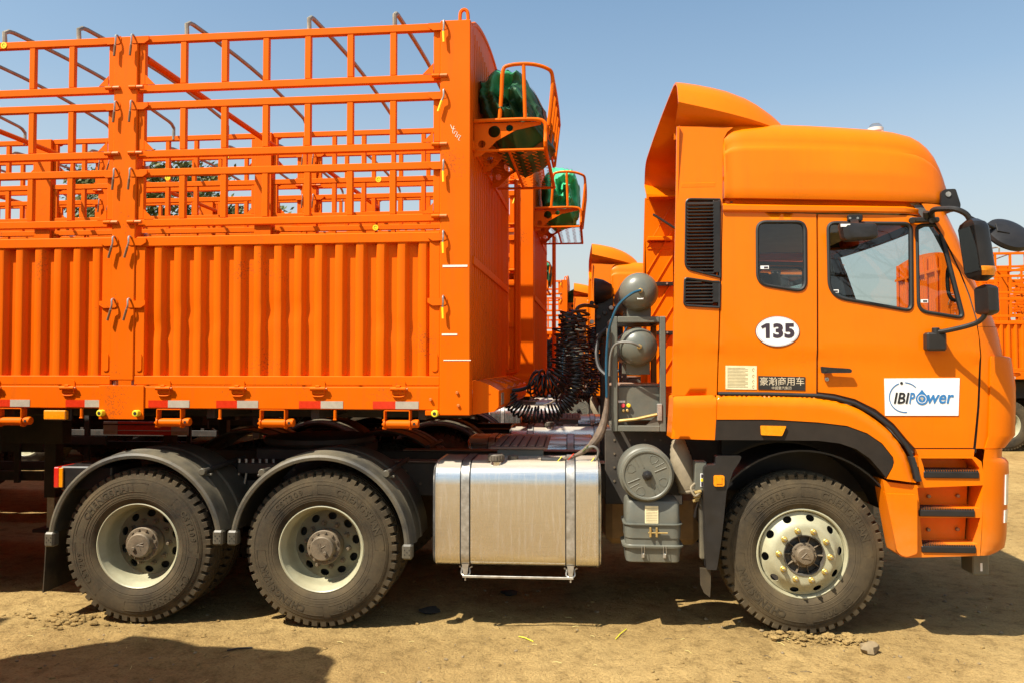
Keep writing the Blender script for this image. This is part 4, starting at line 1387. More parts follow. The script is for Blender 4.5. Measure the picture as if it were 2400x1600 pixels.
q = MB().cyl((xm - 0.035, -0.016, z0 + 0.50 * H), (xm + 0.095, -0.016, z0 + 0.50 * H), 0.0055, 'brass', 8)
for dx in (-0.02, 0.022):
    q.box(xm + dx - 0.007, xm + dx + 0.007, -0.024, 0.0, z0 + 0.43 * H, z0 + 0.585 * H, 'brass', 0.003)
TT.add('clamp_bolt', q, cn)
for dx in (-0.07, 0.075):
    q = MB().box(xm + dx - 0.010, xm + dx + 0.010, -0.020, 0.0, z0 + 0.10 * H, z0 + 0.17 * H, 'steel', 0.003)
    for ex in (-0.008, 0.008):
        q.tube([(xm + dx + ex, -0.024, z0 + 0.30 * H), (xm + dx + ex * 1.2, -0.024, z0 + 0.19 * H), (xm + dx + ex * 0.7, -0.018, z0 + 0.15 * H)], 0.0022, 'steel', 5)
    TT.add('spring_clip', q, cn, fine=True)
# intake trunk and bracket behind the filter
q = MB().tube(bez([LP(1610, 1045, 0.35), LP(1600, 1075, 0.32), LP(1605, 1105, 0.30), LP(1612, 1130, 0.28)], 16), [0.05, 0.055, 0.06, 0.068, 0.074, 0.078, 0.082, 0.085, 0.085, 0.085, 0.082, 0.075, 0.072, 0.068, 0.060, 0.055][:16], 'intake_hose', 18) if False else MB()
path = bez([LP(1590, 1030, 0.30), LP(1592, 1055, 0.28), LP(1600, 1090, 0.26), LP(1612, 1125, 0.25), LP(1618, 1150, 0.25)], 24)
q.tube(path, [0.042 + 0.040 * math.sin(min(1, i / (len(path) - 1) * 1.15) * math.pi * 0.62) + (0.004 if i % 2 else 0) for i in range(len(path))], 'intake_hose', 18)
TT.add('intake_duct', q)
g = MB().box(LXZ(1418, 1100, 0.5)[0], LXZ(1600, 1100, 0.5)[0], 0.50, 0.54, LXZ(1418, 1180, 0.5)[1], LXZ(1418, 1005, 0.5)[1], 'chassis', 0.006)
for i in range(5):
    for j in range(4):
        pp = LP(1440 + i * 36, 1030 + j * 32, 0.5)
        g.cyl((pp.x, 0.494, pp.z), (pp.x, 0.5, pp.z), 0.009, 'hub_metal', 6)
TT.add('support_plate', g)
TT.add('gearbox', MB().box(LXZ(1420, 1200, 0.75)[0], LXZ(1640, 1200, 0.75)[0], 0.75, 1.7, 0.45, 0.85, 'brown_dust', 0.05))
# front mudguard stay: black plastic strut with a marker, valve block and flap
pts = [(1650, 1097), (1655, 1090), (1678, 1088), (1679, 1070), (1684, 1068), (1738, 1067), (1735, 1078), (1718, 1104), (1703, 1150), (1697, 1210), (1690, 1270), (1680, 1335), (1656, 1334), (1652, 1250), (1650, 1150)]
g = MB().skin(rpoly(LPZ(pts, -0.02), 0.012, 3), [], -0.02, 0.10, 'black_plastic')
st = TT.add('wing_strut', g)
q = rpoly(LPZ([(1672, 1112), (1697, 1112), (1697, 1138), (1672, 1138)], -0.02), 0.015, 4)
TT.add('marker_lamp', MB().prism(q, -0.034, -0.0205, 'amber').prism(inset_poly(q, 0.018), -0.038, -0.0345, 'amber'), st)
pts = [(1641, 1330), (1666, 1332), (1666, 1370), (1664, 1399), (1650, 1388), (1642, 1370)]
TT.add('mudflap', MB().skin(LPZ(pts, 0.0), [], 0.0, 0.02, 'rubber'), st)
q = MB()
a = LP(1636, 1095, 0.10)
q.box(a.x - 0.03, a.x + 0.05, 0.04, 0.14, a.z - 0.15, a.z + 0.05, 'grey_metal', 0.006)
q.box(a.x + 0.005, a.x + 0.034, 0.0365, 0.0385, a.z - 0.12, a.z - 0.03, 'white', 0.0).box(a.x + 0.008, a.x + 0.031, 0.034, 0.036, a.z - 0.085, a.z - 0.065, 'sticker_yellow', 0)
q.box(a.x + 0.010, a.x + 0.029, 0.034, 0.036, a.z - 0.058, a.z - 0.036, 'ink_dark', 0).box(a.x + 0.010, a.x + 0.029, 0.034, 0.036, a.z - 0.115, a.z - 0.09, 'ink_dark', 0)
for i in range(5):
    q.cyl((a.x - 0.035 + 0.01 * (i % 2), 0.03 + 0.02 * i, a.z - 0.16 - 0.018 * i), (a.x + 0.01, 0.03 + 0.02 * i, a.z - 0.15 - 0.018 * i), 0.011, 'brass', 7)
q.tube(bez([(a.x - 0.03, 0.05, a.z - 0.10), (a.x - 0.06, 0.03, a.z - 0.13), (a.x - 0.035, 0.02, a.z - 0.18), (a.x + 0.0, 0.03, a.z - 0.16)], 14), 0.008, 'intake_hose', 7)
q.box(a.x + 0.005, a.x + 0.05, 0.06, 0.12, a.z - 0.62, a.z - 0.20, 'fender_plastic', 0.008)
TT.add('valve_block', q)
g = MB().sheet([[(FWX + 0.66 * math.cos(R(a)), y, 0.60 + 0.66 * math.sin(R(a))) for y in (0.04, 0.55)] for a in range(20, 176, 6)], 'black_plastic', 0.012)
tboth('wheel_liner', g)

# catwalk plate, tank rack, air tanks
def quad(u0, v0, u1, v1, y0, y1, z, mat, th):
    pass
za = LP(1215, 1051, 0.45).z
xa, xb = LP(1149, 1051, 0.45).x, LP(1283, 1051, 0.45).x
g = MB().box(xa, xb, 0.45, 1.42, za - 0.004, za + 0.012, 'tread_plate', 0.004)
for i in range(6):
    x = xa + 0.05 + i * (xb - xa - 0.1) / 5
    g.box(x - 0.016, x + 0.016, 0.50, 1.36, za + 0.012, za + 0.022, 'tread_plate', 0.003)
    g.box(x + 0.018, x + 0.026, 0.50, 1.36, za + 0.0125, za + 0.0145, 'soot', 0)
cw = TT.add('catwalk_plate', g)
TT.add('carrier', MB().box(xa + 0.05, xb - 0.03, 0.47, 0.50, za - 0.075, za - 0.005, 'grey_metal', 0.004), cw)
for yy in (0.80, 1.62):
    TT.add('rail_cap', MB().box(-1.7, 0.35, yy - 0.03, yy + 0.11, 1.072, 1.082, 'tread_plate', 0.003))
# rack frame of square tube
YR = 0.28
fx0, fz1 = LXZ(1433, 742, YR); fx1, fz0 = LXZ(1562, 1011, YR)
w = 0.044
RK = None
for yy in (YR, YR + 0.62):
    for nm, bx in (('rack_frame', (fx0, fx0 + w, fz0, fz1)), ('upright', (fx1 - w, fx1, fz0, fz1)), ('rail', (fx0 + w, fx1 - w, fz1 - w, fz1)), ('rail', (fx0 + w, fx1 - w, fz0, fz0 + w))):
        mb = MB().box(bx[0] + (0.0005 if nm == 'rail' else 0), bx[1] - (0.0005 if nm == 'rail' else 0), yy, yy + 0.05, bx[2], bx[3], 'grey_metal', 0.005)
        if RK is None: RK = TT.add('rack_frame', mb)
        else: TT.add('upright' if nm != 'rail' else 'rail', mb, RK)
for xx in (fx0, fx1 - w):
    for zz in (fz0, fz1 - w):
        TT.add('rail', MB().box(xx + 0.002, xx + w - 0.002, YR + 0.0505, YR + 0.6195, zz + 0.002, zz + w - 0.002, 'grey_metal', 0.004), RK)
TT.add('gusset', MB().prism([(fx1 - w - 0.001, fz0 + w + 0.001), (fx1 - w - 0.001, fz0 + w + 0.10), (fx1 - w - 0.10, fz0 + w + 0.001)], YR + 0.01, YR + 0.02, 'grey_metal'), RK)
for (uu, vv_) in ((1500.5, 681.6), (1498, 811.7)):
    cc = LP(uu, vv_, YR - 0.06)
    r0 = 0.137
    prof = [(0.0, -0.012), (0.05, -0.008), (0.09, 0.008), (0.118, 0.032), (0.132, 0.06), (0.137, 0.09), (0.139, 0.092), (0.139, 0.10), (0.137, 0.105), (0.137, 0.20), (0.1405, 0.202), (0.1405, 0.27), (0.137, 0.272), (0.137, 0.95), (0.13, 1.0), (0.09, 1.05), (0.0, 1.07)]
    mats = ['air_tank'] * 16
    mats[9] = mats[10] = mats[11] = 'rubber_seal'
    g = MB().lathe(prof, cc, 'air_tank', 44, mats=mats)
    at = TT.add('air_tank', g)
    TT.add('fitting', MB().cyl(cc + Vector((0, -0.045, 0)), cc + Vector((0, -0.006, 0)), 0.012, 'brass', 10, 0.002).cyl(cc + Vector((0, -0.022, 0)), cc + Vector((0, -0.010, 0)), 0.019, 'brass', 6), at)
    TT.add('serial_tag', MB().box(cc.x - 0.022, cc.x + 0.024, -0.006 + cc.y, -0.004 + cc.y + 0.008, cc.z - 0.062, cc.z - 0.044, 'white', 0.0), at, fine=True) if vv_ < 700 else None
    TT.add('cradle', MB().box(cc.x - 0.085, cc.x + 0.09, YR + 0.08, YR + 0.10, cc.z - 0.20, cc.z - 0.10, 'grey_metal', 0.003).box(cc.x - 0.085, cc.x + 0.09, YR + 0.5, YR + 0.52, cc.z - 0.20, cc.z - 0.10, 'grey_metal', 0.003), at)
    if vv_ < 700:
        TT.add('breather_hose', MB().tube(bez([cc + Vector((0, -0.045, 0)), LP(1478, 690, YR - 0.13), LP(1450, 715, YR - 0.12), LP(1434, 750, YR - 0.10), LP(1425, 790, YR - 0.06), LP(1421, 850, YR - 0.04), LP(1422, 930, YR - 0.03)], 36), 0.0095, 'cable_blue', 8), at)
    else:
        TT.add('breather_hose', MB().tube(bez([cc + Vector((0, -0.045, 0)), LP(1480, 803, YR - 0.12), LP(1455, 802, YR - 0.10), LP(1438, 812, YR - 0.06), LP(1430, 840, YR - 0.04), LP(1428, 880, YR - 0.03)], 30), 0.0085, 'cable_grey', 8), at)
bx0, bz0 = LXZ(1447, 985, YR + 0.06); bx1, bz1 = LXZ(1547, 905, YR + 0.06)
cb = TT.add('control_box', MB().box(bx0, bx1, YR + 0.06, YR + 0.36, bz0, bz1, 'grey_metal', 0.008))
q = MB()
for (uu, vv_, mt, r_) in ((1460, 949, 'button_red', 0.015), (1473, 949, 'button_yellow', 0.015), (1460.5, 961, 'brass', 0.011), (1470, 961, 'brass', 0.011)):
    pp = LP(uu, vv_, YR + 0.06)
    TT.add('button', MB().cyl((pp.x, YR + 0.035, pp.z), (pp.x, YR + 0.0595, pp.z), r_, mt, 14, 0.004), cb)
pp = LP(1457, 940, YR + 0.06)
TT.add('tag', MB().box(pp.x - 0.026, pp.x + 0.026, YR + 0.056, YR + 0.0595, pp.z - 0.008, pp.z + 0.008, 'white', 0), cb, fine=True)
TT.add('box_lid', MB().box(bx0 - 0.06, bx1 + 0.01, YR + 0.10, YR + 0.56, bz1 + 0.002, bz1 + 0.018, 'tread_plate', 0.004), cb)
TT.add('linkage_rod', MB().tube([LP(1450, 985, YR + 0.02), LP(1490, 981, YR), LP(1540, 970, YR)], 0.012, 'brass', 8).box(LXZ(1540, 970, YR)[0], LXZ(1552, 970, YR)[0], YR - 0.01, YR + 0.02, LXZ(1540, 985, YR)[1], LXZ(1540, 945, YR)[1], 'steel', 0.004), cb)
# cable loom sweeping down from the rack to the tank
q = MB()
path = bez([LP(1426, 770, YR - 0.02), LP(1424, 850, YR - 0.02), LP(1423, 930, YR - 0.02), LP(1416, 985, YR - 0.03), LP(1400, 1025, YR - 0.05), LP(1370, 1055, YR - 0.06), LP(1330, 1073, 0.20), LP(1290, 1078, 0.20), LP(1240, 1078, 0.22)], 60)
L = len(path)
q.tube(path, [(0.014 + 0.022 * max(0, 1 - abs(i / L - 0.46) / 0.22)) * (1.0 + 0.06 * math.sin(i * 2.1)) for i in range(L)], 'loom', 10)
lm = TT.add('cable_loom', q)
TT.add('junction', MB().cyl(LP(1268, 1077, 0.20), LP(1318, 1079, 0.20), 0.026, 'hose', 10, 0.006), lm)
TT.add('cable', MB().tube(bez([LP(1372, 1050, 0.18), LP(1390, 1045, 0.17), LP(1402, 1055, 0.17), LP(1398, 1073, 0.18), LP(1385, 1080, 0.19)], 20), 0.009, 'cable_grey', 7), lm)
for (u_, v_, mt) in ((1338, 1069, 'tape_red'), (1310, 1076, 'tie_yellow'), (1372, 1050, 'leaf_a'), (1386, 1079, 'tie_yellow')):
    pp = LP(u_, v_, 0.18)
    TT.add('cable_tie', MB().tube([pp + Vector((0.02 * math.cos(t), 0.022 * math.sin(t), 0.022 * math.cos(t))) for t in [i * 0.7 for i in range(9)]], 0.0035, mt, 5, closed=True), lm, fine=True)
# coiled air and electric lines to the trailer
def coil(ctrl, r, turns, tr, seed, n=14):
    path = bez(ctrl, 60)
    L = len(path)
    T = [(path[min(i + 1, L - 1)] - path[max(i - 1, 0)]).normalized() for i in range(L)]
    nr = T[0].orthogonal().normalized()
    pts = []
    tot = turns * n
    frames = []
    for i in range(L):
        nr = (nr - T[i] * nr.dot(T[i])).normalized()
        frames.append((path[i], nr.copy(), T[i].cross(nr)))
    rn = random.Random(seed)
    for k_ in range(tot + 1):
        s = k_ / tot * (L - 1)
        i = min(int(s), L - 2); f = s - i
        c_ = frames[i][0].lerp(frames[i + 1][0], f)
        a = 2 * math.pi * k_ / n
        rr_ = r * (1 + 0.20 * math.sin(k_ * 0.31 + seed) + 0.14 * math.sin(k_ * 0.083 + 2 * seed))
        pts.append(c_ + frames[i][1] * (rr_ * math.cos(a)) + frames[i][2] * (rr_ * math.sin(a)))
    return MB().tube(pts, tr, 'hose', 6)
A = LP
TT.add('coiled_hose', coil([A(1190, 925, 0.9), A(1212, 955, 0.88), A(1255, 972, 0.86), A(1305, 962, 0.85), A(1335, 935, 0.85), A(1350, 890, 0.85), A(1346, 840, 0.85), A(1336, 790, 0.86), A(1332, 740, 0.9)], 0.058, 44, 0.0085, 1))
TT.add('coiled_hose', coil([A(1248, 893, 1.15), A(1268, 900, 1.12), A(1300, 895, 1.1), A(1322, 860, 1.1), A(1326, 815, 1.1), A(1332, 770, 1.1), A(1344, 735, 1.1)], 0.098, 25, 0.0078, 2))
TT.add('coiled_hose', coil([A(1296, 905, 1.4), A(1325, 912, 1.38), A(1352, 890, 1.36), A(1358, 830, 1.36), A(1352, 775, 1.36), A(1348, 725, 1.36)], 0.092, 20, 0.0078, 3))
TT.add('coiled_hose', coil([A(1376, 925, 1.5), A(1384, 870, 1.5), A(1396, 800, 1.5), A(1390, 760, 1.5)], 0.075, 15, 0.0055, 4))
TT.add('hose_lead', MB().tube(bez([A(1250, 895, 1.15), A(1238, 905, 1.1), A(1220, 912, 1.05), A(1195, 915, 1.0)], 14), 0.017, 'hose', 8))
TT.add('hose_lead', MB().tube(bez([A(1362, 745, 1.1), A(1352, 725, 1.12), A(1370, 716, 1.2), A(1400, 720, 1.3)], 14), 0.016, 'hose', 8))
TT.add('hose_lead', MB().tube(bez([A(1345, 770, 0.85), A(1340, 735, 0.9), A(1362, 730, 1.0), A(1380, 738, 1.2)], 14), 0.013, 'hose', 8))
TT.add('hose_lead', MB().tube(bez([A(1423, 770, 0.8), A(1404, 790, 0.75), A(1398, 825, 0.7), A(1404, 860, 0.65), A(1420, 878, 0.6)], 18), 0.018, 'hose', 8))
pk = A(1400, 745, 1.45)
q = MB().box(pk.x - 0.02, pk.x + 0.14, 1.40, 1.52, pk.z - 0.16, pk.z + 0.26, 'black_plastic', 0.01)
for i in range(10):
    q.cyl((pk.x - 0.05 + 0.055 * (i % 4), 1.36 - 0.02 * (i % 3), pk.z - 0.2 + 0.04 * i), (pk.x - 0.05 + 0.055 * (i % 4), 1.40, pk.z - 0.2 + 0.04 * i), 0.020, ['hose', 'steel', 'chassis'][i % 3], 8, 0.003)
hp = TT.add('hose_panel', q)
pp = A(1395, 683, 1.40)
TT.add('work_lamp', MB().lathe([(0.0, 0.16), (0.06, 0.14), (0.10, 0.07), (0.115, 0.0), (0.11, -0.01), (0.0, -0.012)], pp, 'black_plastic', 24, axis='x'), hp)
TT.add('hose_post', MB().cyl((pk.x + 0.05, 1.46, 1.07), (pk.x + 0.05, 1.46, pk.z - 0.16), 0.03, 'chassis', 10), hp)

# ------------------------------------------------------------------ the cab
zbelt = interp([(LXZ(1690, 816)[0], LXZ(1690, 816)[1]), (LXZ(2300, 837)[0], LXZ(2300, 837)[1])])
def ycab(x, z):
    zc = zbelt(x)
    y = 0.0
    if z > 1.95: y += 0.022 * ((z - 1.95) / 1.05) ** 2
    t = (z - zc)
    y += 0.008 / (1 + math.exp(t / 0.010)) - 0.006 * math.exp(-(t / 0.022) ** 2)
    if z < 1.5: y += 0.01 * ((1.5 - z) / 0.3) ** 2
    return y

WIN_R = rpoly(LPZ([(1773, 517), (1891, 517), (1891, 687), (1773, 668)]), [0.07, 0.07, 0.085, 0.085], 7)
WIN_D = rpoly(LPZ([(1939, 519), (2140, 521), (2140, 732), (1941, 697)]), [0.06, 0.06, 0.06, 0.12], 7)
WIN_Q = rpoly(LPZ([(2147.6, 525), (2206, 523), (2262, 749), (2150, 731)]), [0.05, 0.06, 0.06, 0.07], 7)
# rear quarter panel of the cab side
out_r = LPZ([(1695, 494), (1915, 501), (1914, 921), (1800, 919), (1683, 917), (1690, 700)])
g = MB().skin(out_r, [WIN_R], ycab, 0.025, PC, 0.055)
tboth('cab_side', g)
# door
out_d = LPZ([(1919, 502), (2060, 503), (2138, 505), (2168, 512), (2188, 527), (2205, 548), (2228, 592), (2250, 640), (2270, 692), (2286, 745), (2294, 790), (2297, 834), (2292, 950), (2283, 1049), (2146, 1049), (2128, 1030), (2096, 992), (2054, 958), (2005, 934), (1957, 922), (1919, 918)])
g = MB().skin(out_d, [WIN_D, WIN_Q], ycab, 0.025, PC, 0.055)
dn, df = tboth('door', g)
# dark lining behind seams, with the same openings
lin = LPZ([(1690, 500), (2150, 506), (2186, 524), (2210, 548), (2236, 590), (2280, 660), (2307, 760), (2312, 860), (2296, 1062), (2140, 1062), (2060, 975), (1990, 938), (1690, 930)])
g = MB().skin(lin, [inset_poly(WIN_R, -0.012), inset_poly(WIN_D, -0.012), inset_poly(WIN_Q, -0.012)], lambda x, z: ycab(x, z) + 0.030, 0.02, 'cab_trim', 0.2)
tboth('side_lining', g)
# windows: rubber frame and pane
def window(poly, par, nm='window'):
    inn = inset_poly(poly, 0.020)
    L_ = len(poly)
    g = MB()
    mid = inset_poly(poly, 0.010)
    outp = inset_poly(poly, -0.003)
    rows = [[(x, ycab(x, z) + dy, z) for x, z in pl] for pl, dy in ((outp, 0.002), (outp, -0.007), (mid, -0.011), (inn, -0.003), (inn, 0.022))]
    g.loft(rows, 'rubber_seal', True)
    cen = inset_poly(poly, 0.018)
    pane = MB().skin(cen, [], lambda x, z: ycab(x, z) + 0.006, 0.0, 'glass')
    a, b_ = tboth(nm, g, par)
    TT.items[a]['par2'] = None
    return g, pane
def add_window(poly, parent_n, parent_f):
    g, pane = MB(), MB()
    inn = inset_poly(poly, 0.019); mid = inset_poly(poly, 0.009); outp = inset_poly(poly, -0.003); cen = inset_poly(poly, 0.017)
    rows = [[(x, ycab(x, z) + dy, z) for x, z in pl] for pl, dy in ((outp, 0.002), (outp, -0.006), (mid, -0.011), (inn, -0.003), (inn, 0.020))]
    g.loft(rows, 'rubber_seal', True)
    pane.skin(cen, [], lambda x, z: ycab(x, z) + 0.006, 0.0, 'glass')
    for par, far in ((parent_n, False), (parent_f, True)):
        TT.add('window_frame', g.mirror() if far else g, par)
        TT.add('window_pane', pane.mirror() if far else pane, par)
add_window(WIN_R, len(TT.items) - 6, len(TT.items) - 5)
add_window(WIN_D, dn, df)
add_window(WIN_Q, dn, df)
# small glazing stickers
for uu, vv_ in ((1792, 627), (1955, 683), (2164, 706)):
    pp = LP(uu, vv_, 0.012)
    TT.add('window_sticker', MB().box(pp.x - 0.028, pp.x + 0.028, ycab(pp.x, pp.z) + 0.0035, ycab(pp.x, pp.z) + 0.0045, pp.z - 0.011, pp.z + 0.011, 'white', 0).box(pp.x - 0.005, pp.x + 0.022, ycab(pp.x, pp.z) + 0.0022, ycab(pp.x, pp.z) + 0.0032, pp.z - 0.006, pp.z + 0.005, 'ink_dark', 0), dn if uu > 1900 else None, fine=True)
# drip rail between door and raised roof
rows = []
for u_ in (1694, 1760, 1850, 1950, 2050, 2120, 2160, 2185, 2205, 2222):
    t = (u_ - 1694) / 511
    va, vb = 461 + 10 * t, 497 + 5 * t
    row = []
    for f, dy in ((0.0, 0.075), (0.18, 0.070), (0.40, 0.060), (0.50, 0.012), (0.56, -0.004), (0.85, -0.004), (0.97, 0.004), (1.0, 0.02)):
        p = LP(u_, va + (vb - va) * f, dy)
        k_ = 0.22 * max(0, (t - 0.80) / 0.24) ** 2
        row.append((p.x, dy + k_, p.z))
    rows.append(row)
g = MB().loft(rows, PC)
tboth('drip_rail', g)
# raised roof
st = [(1697, 335, 0.035), (1700, 318, 0.033), (1708, 308, 0.04), (1720, 302, 0.035), (1745, 298.5, 0.03), (1825, 298, 0.03), (1900, 301, 0.03), (1970, 305, 0.035), (2038, 310, 0.04), (2080, 315, 0.05), (2121, 324, 0.065), (2142, 334, 0.08), (2160, 348, 0.095), (2175, 366, 0.11), (2188, 389, 0.13), (2200, 414, 0.155), (2209, 435, 0.18), (2216, 452, 0.205), (2221, 466, 0.235)]
rows = []
for u_, vt, e in st:
    t = (u_ - 1699) / 518
    zb_ = LXZ(u_, 461 + 10 * t, 0.03)[1] - 0.015
    zt = LXZ(u_, vt, 0.22)[1]
    x = LXZ(u_, vt, 0.22 * min(1, max(0, (t - 0.1) / 0.6)))[0]
    zt = max(zt, zb_ + 0.005)
    h = zt - zb_
    r_ = min(0.20, h * 0.34)
    cr = max(0, math.sin(math.pi * min(1, max(0, (t - 0.2) / 0.72))))
    e -= 0.042
    sec = [(e + 0.075, zb_ + 0.004), (e + 0.008, zb_), (e, zb_ + 0.05 * h), (e, zb_ + 0.14 * h), (e + 0.004, zb_ + 0.30 * h), (e + 0.006 - 0.004 * cr, zb_ + 0.385 * h), (e + 0.007 + 0.004 * cr, zb_ + 0.42 * h), (e + 0.012 - 0.003 * cr, zb_ + 0.58 * h), (e + 0.013 + 0.007 * cr, zb_ + 0.615 * h), (e + 0.020, zb_ + max(0.64 * h, (h - r_) * 0.9))]
    y0 = e + 0.028
    z0_ = zb_ + (h - r_)
    for i in range(9):
        a = R(90 * i / 8)
        sec.append((y0 + r_ * 0.9 * (1 - math.cos(a)), z0_ + (r_) * math.sin(a)))
    sec.append((0.6, zt + 0.012)); sec.append((0.95, zt + 0.02))
    full = sec + [(1.25, zt + 0.022)] + [(2.5 - y, z) for y, z in reversed(sec)]
    rows.append([(x, y, z) for y, z in full])
g = MB().loft(rows, PC)
g.f.append(tuple(range(len(rows[0])))); g.m.append(PC)
# front closing face of the roof
last = rows[-1]
g.loft([last, [(p[0] + 0.10, 1.25 + (p[1] - 1.25) * 0.94, min(p[2], last[0][2] + 0.0)) for p in last]], PC)
rf = TT.add('raised_roof', g)
pp = LP(2052, 303, 0.45)
TT.add('beacon', MB().lathe([(0.055, -0.02), (0.055, 0.004), (0.046, 0.006), (0.044, 0.022), (0.03, 0.036), (0.0, 0.040)], (pp.x, 0.45, pp.z), 'beacon_glass', 20, axis='z', mats=['lens_clear', 'lens_clear', 'beacon_glass', 'beacon_glass', 'beacon_glass']), rf)
pts = [(2206, 486), (2206, 452), (2214, 444), (2240, 443), (2252, 480), (2250, 492)]
lamp_y = 0.05
g = MB().skin(rpoly(LPZ(pts, lamp_y), 0.012, 3), [], lamp_y, 0.10, 'black_plastic')
q = LP(2222, 456, lamp_y)
g.cyl((q.x, lamp_y - 0.006, q.z), (q.x, lamp_y - 0.0005, q.z), 0.018, 'steel', 12)
tboth('roof_lamp', g)
# air deflector: a hollow shell, open at the back
def crease(u_): return 242 + (289 - 242) * (u_ - 1590) / 210 if u_ < 1800 else 289 + (u_ - 1800) * 0.25
rows = []
for u_, vt in ((1589, 204), (1605, 205), (1636, 209), (1670, 215), (1699, 221), (1740, 235), (1765, 246.5), (1782, 256), (1798, 266), (1811, 277), (1820, 286), (1825, 294)):
    zt = LXZ(u_, vt, 0.25)[1]
    x = LXZ(u_, vt, 0.25 * min(1, max(0, (u_ - 1600) / 150)))[0]
    zc = LXZ(u_, crease(u_), 0.0)[1]
    zb_ = LXZ(u_, 294.5, 0.05)[1]
    t = (u_ - 1589) / 236
    e = 0.16 * t ** 2.5
    zt = max(zt, zb_ + 0.006); zc = min(max(zc, zb_ + 0.003), zt - 0.002)
    h = zt - zc
    sec = [(e + 0.23 - 0.16 * t, zb_ - 0.05 * (1 - t)), (e + 0.22 - 0.16 * t, zb_), (e + 0.115 - 0.085 * t, zb_ + (zc - zb_) * 0.45), (e + 0.006, zc - (zc - zb_) * 0.05), (e, zc + 0.004), (e + 0.012, zc + 0.15 * h), (e + 0.035, zc + 0.45 * h), (e + 0.07, zc + 0.70 * h), (e + 0.13, zc + 0.88 * h), (e + 0.24, zc + 0.985 * h), (0.55, zt + 0.006), (0.9, zt + 0.014)]
    full = sec + [(1.25, zt + 0.016)] + [(2.5 - y, z) for y, z in reversed(sec)]
    rows.append([(x, y, z) for y, z in full])
g = MB().sheet(rows, PC, -0.014)
ad_ = TT.add('roof_deflector', g)
xr = LXZ(1589, 230)[0]
TT.add('support_arm', MB().bar((xr + 0.42, 2.2, 3.05), (xr + 0.06, 2.25, 3.30), 0.035, 0.02, 'black_plastic').bar((xr + 0.42, 0.3, 3.05), (xr + 0.12, 0.25, 3.30), 0.035, 0.02, 'black_plastic'), ad_)

# side extender with its grilles
VENT_U = rpoly(LPZ([(1607, 463.5), (1690, 464.5), (1690, 653), (1604, 631)]), [0.04, 0.01, 0.01, 0.05], 5)
VENT_L = rpoly(LPZ([(1603, 649), (1689, 661), (1688, 723), (1601, 718)]), [0.03, 0.008, 0.008, 0.03], 5)
ext = LPZ([(1588.5, 292), (1722, 294), (1708, 305), (1699, 321), (1697, 345), (1694, 495), (1686, 700), (1680, 925), (1672, 926), (1576, 926), (1578.5, 800), (1583, 560)])
vent_y = lambda x, z: ycab(x, z) + 0.0
g = MB().skin(ext, [inset_poly(VENT_U, 0.012), inset_poly(VENT_L, 0.012)], vent_y, 0.022, PC, 0.06)
# inner flange along the rear edge
e_pts = LPZ([(1588.5, 292)] + [(1588.5 - 5.5 * i / 8, 292 + 268 * i / 8) for i in range(1, 9)] + [(1583 - 4.5 * i / 6, 560 + 240 * i / 6) for i in range(1, 7)] + [(1576, 926)])
g.loft([[(x + 0.001, 0.012 + ycab(x, z), z), (x + 0.001, 0.05, z), (x + 0.014, 0.05, z), (x + 0.014, 0.02, z)] for x, z in e_pts], PC)
en, ef = tboth('side_extender', g)
def grille(poly, par_n, par_f):
    fr = MB()
    i1 = inset_poly(poly, 0.014)
    rows = [[(x, ycab(x, z) + dy, z) for x, z in pl] for pl, dy in ((poly, 0.0005), (poly, -0.008), (inset_poly(poly, 0.005), -0.011), (i1, -0.008), (i1, 0.05))]
    fr.loft(rows, 'black_plastic', True)
    xs = [p[0] for p in i1]; zs = [p[1] for p in i1]
    # broad flange on the front side
    fx = max(xs) - 0.045
    fl = [p for p in i1]
    fr.box(fx, max(xs) + 0.004, -0.004, 0.012, min(zs) + 0.03, max(zs) - 0.01, 'black_plastic', 0.004)
    sl = []
    z = min(zs) + 0.012
    while z < max(zs) - 0.008:
        # clip slat to the opening
        a = None; b_ = None
        for k_ in range(80):
            x = min(xs) + (fx - min(xs)) * k_ / 79
            if inside((x, z), i1):
                if a is None: a = x
                b_ = x
        if a is not None and b_ - a > 0.03:
            M_ = Matrix.Translation(((a + b_) / 2, 0.006, z)) @ Matrix.Rotation(R(38), 4, 'X')
            sl.append(MB().obox(M_, (b_ - a) / 2 + 0.003, 0.015, 0.0028, 'black_plastic', 0.001))
        z += 0.0236
    bk_ = MB().skin(inset_poly(poly, 0.010), [], 0.075, 0.002, 'black_plastic')
    for par, far in ((par_n, False), (par_f, True)):
        TT.add('vent_frame', fr.mirror() if far else fr, par)
        if not far:
            for s in sl: TT.add('vent_slat', s, par)
        else:
            s2 = MB()
            for s in sl: s2.join(s.mirror())
            TT.add('vent_slats', s2, par)
grille(VENT_U, en, ef)
grille(VENT_L, en, ef)
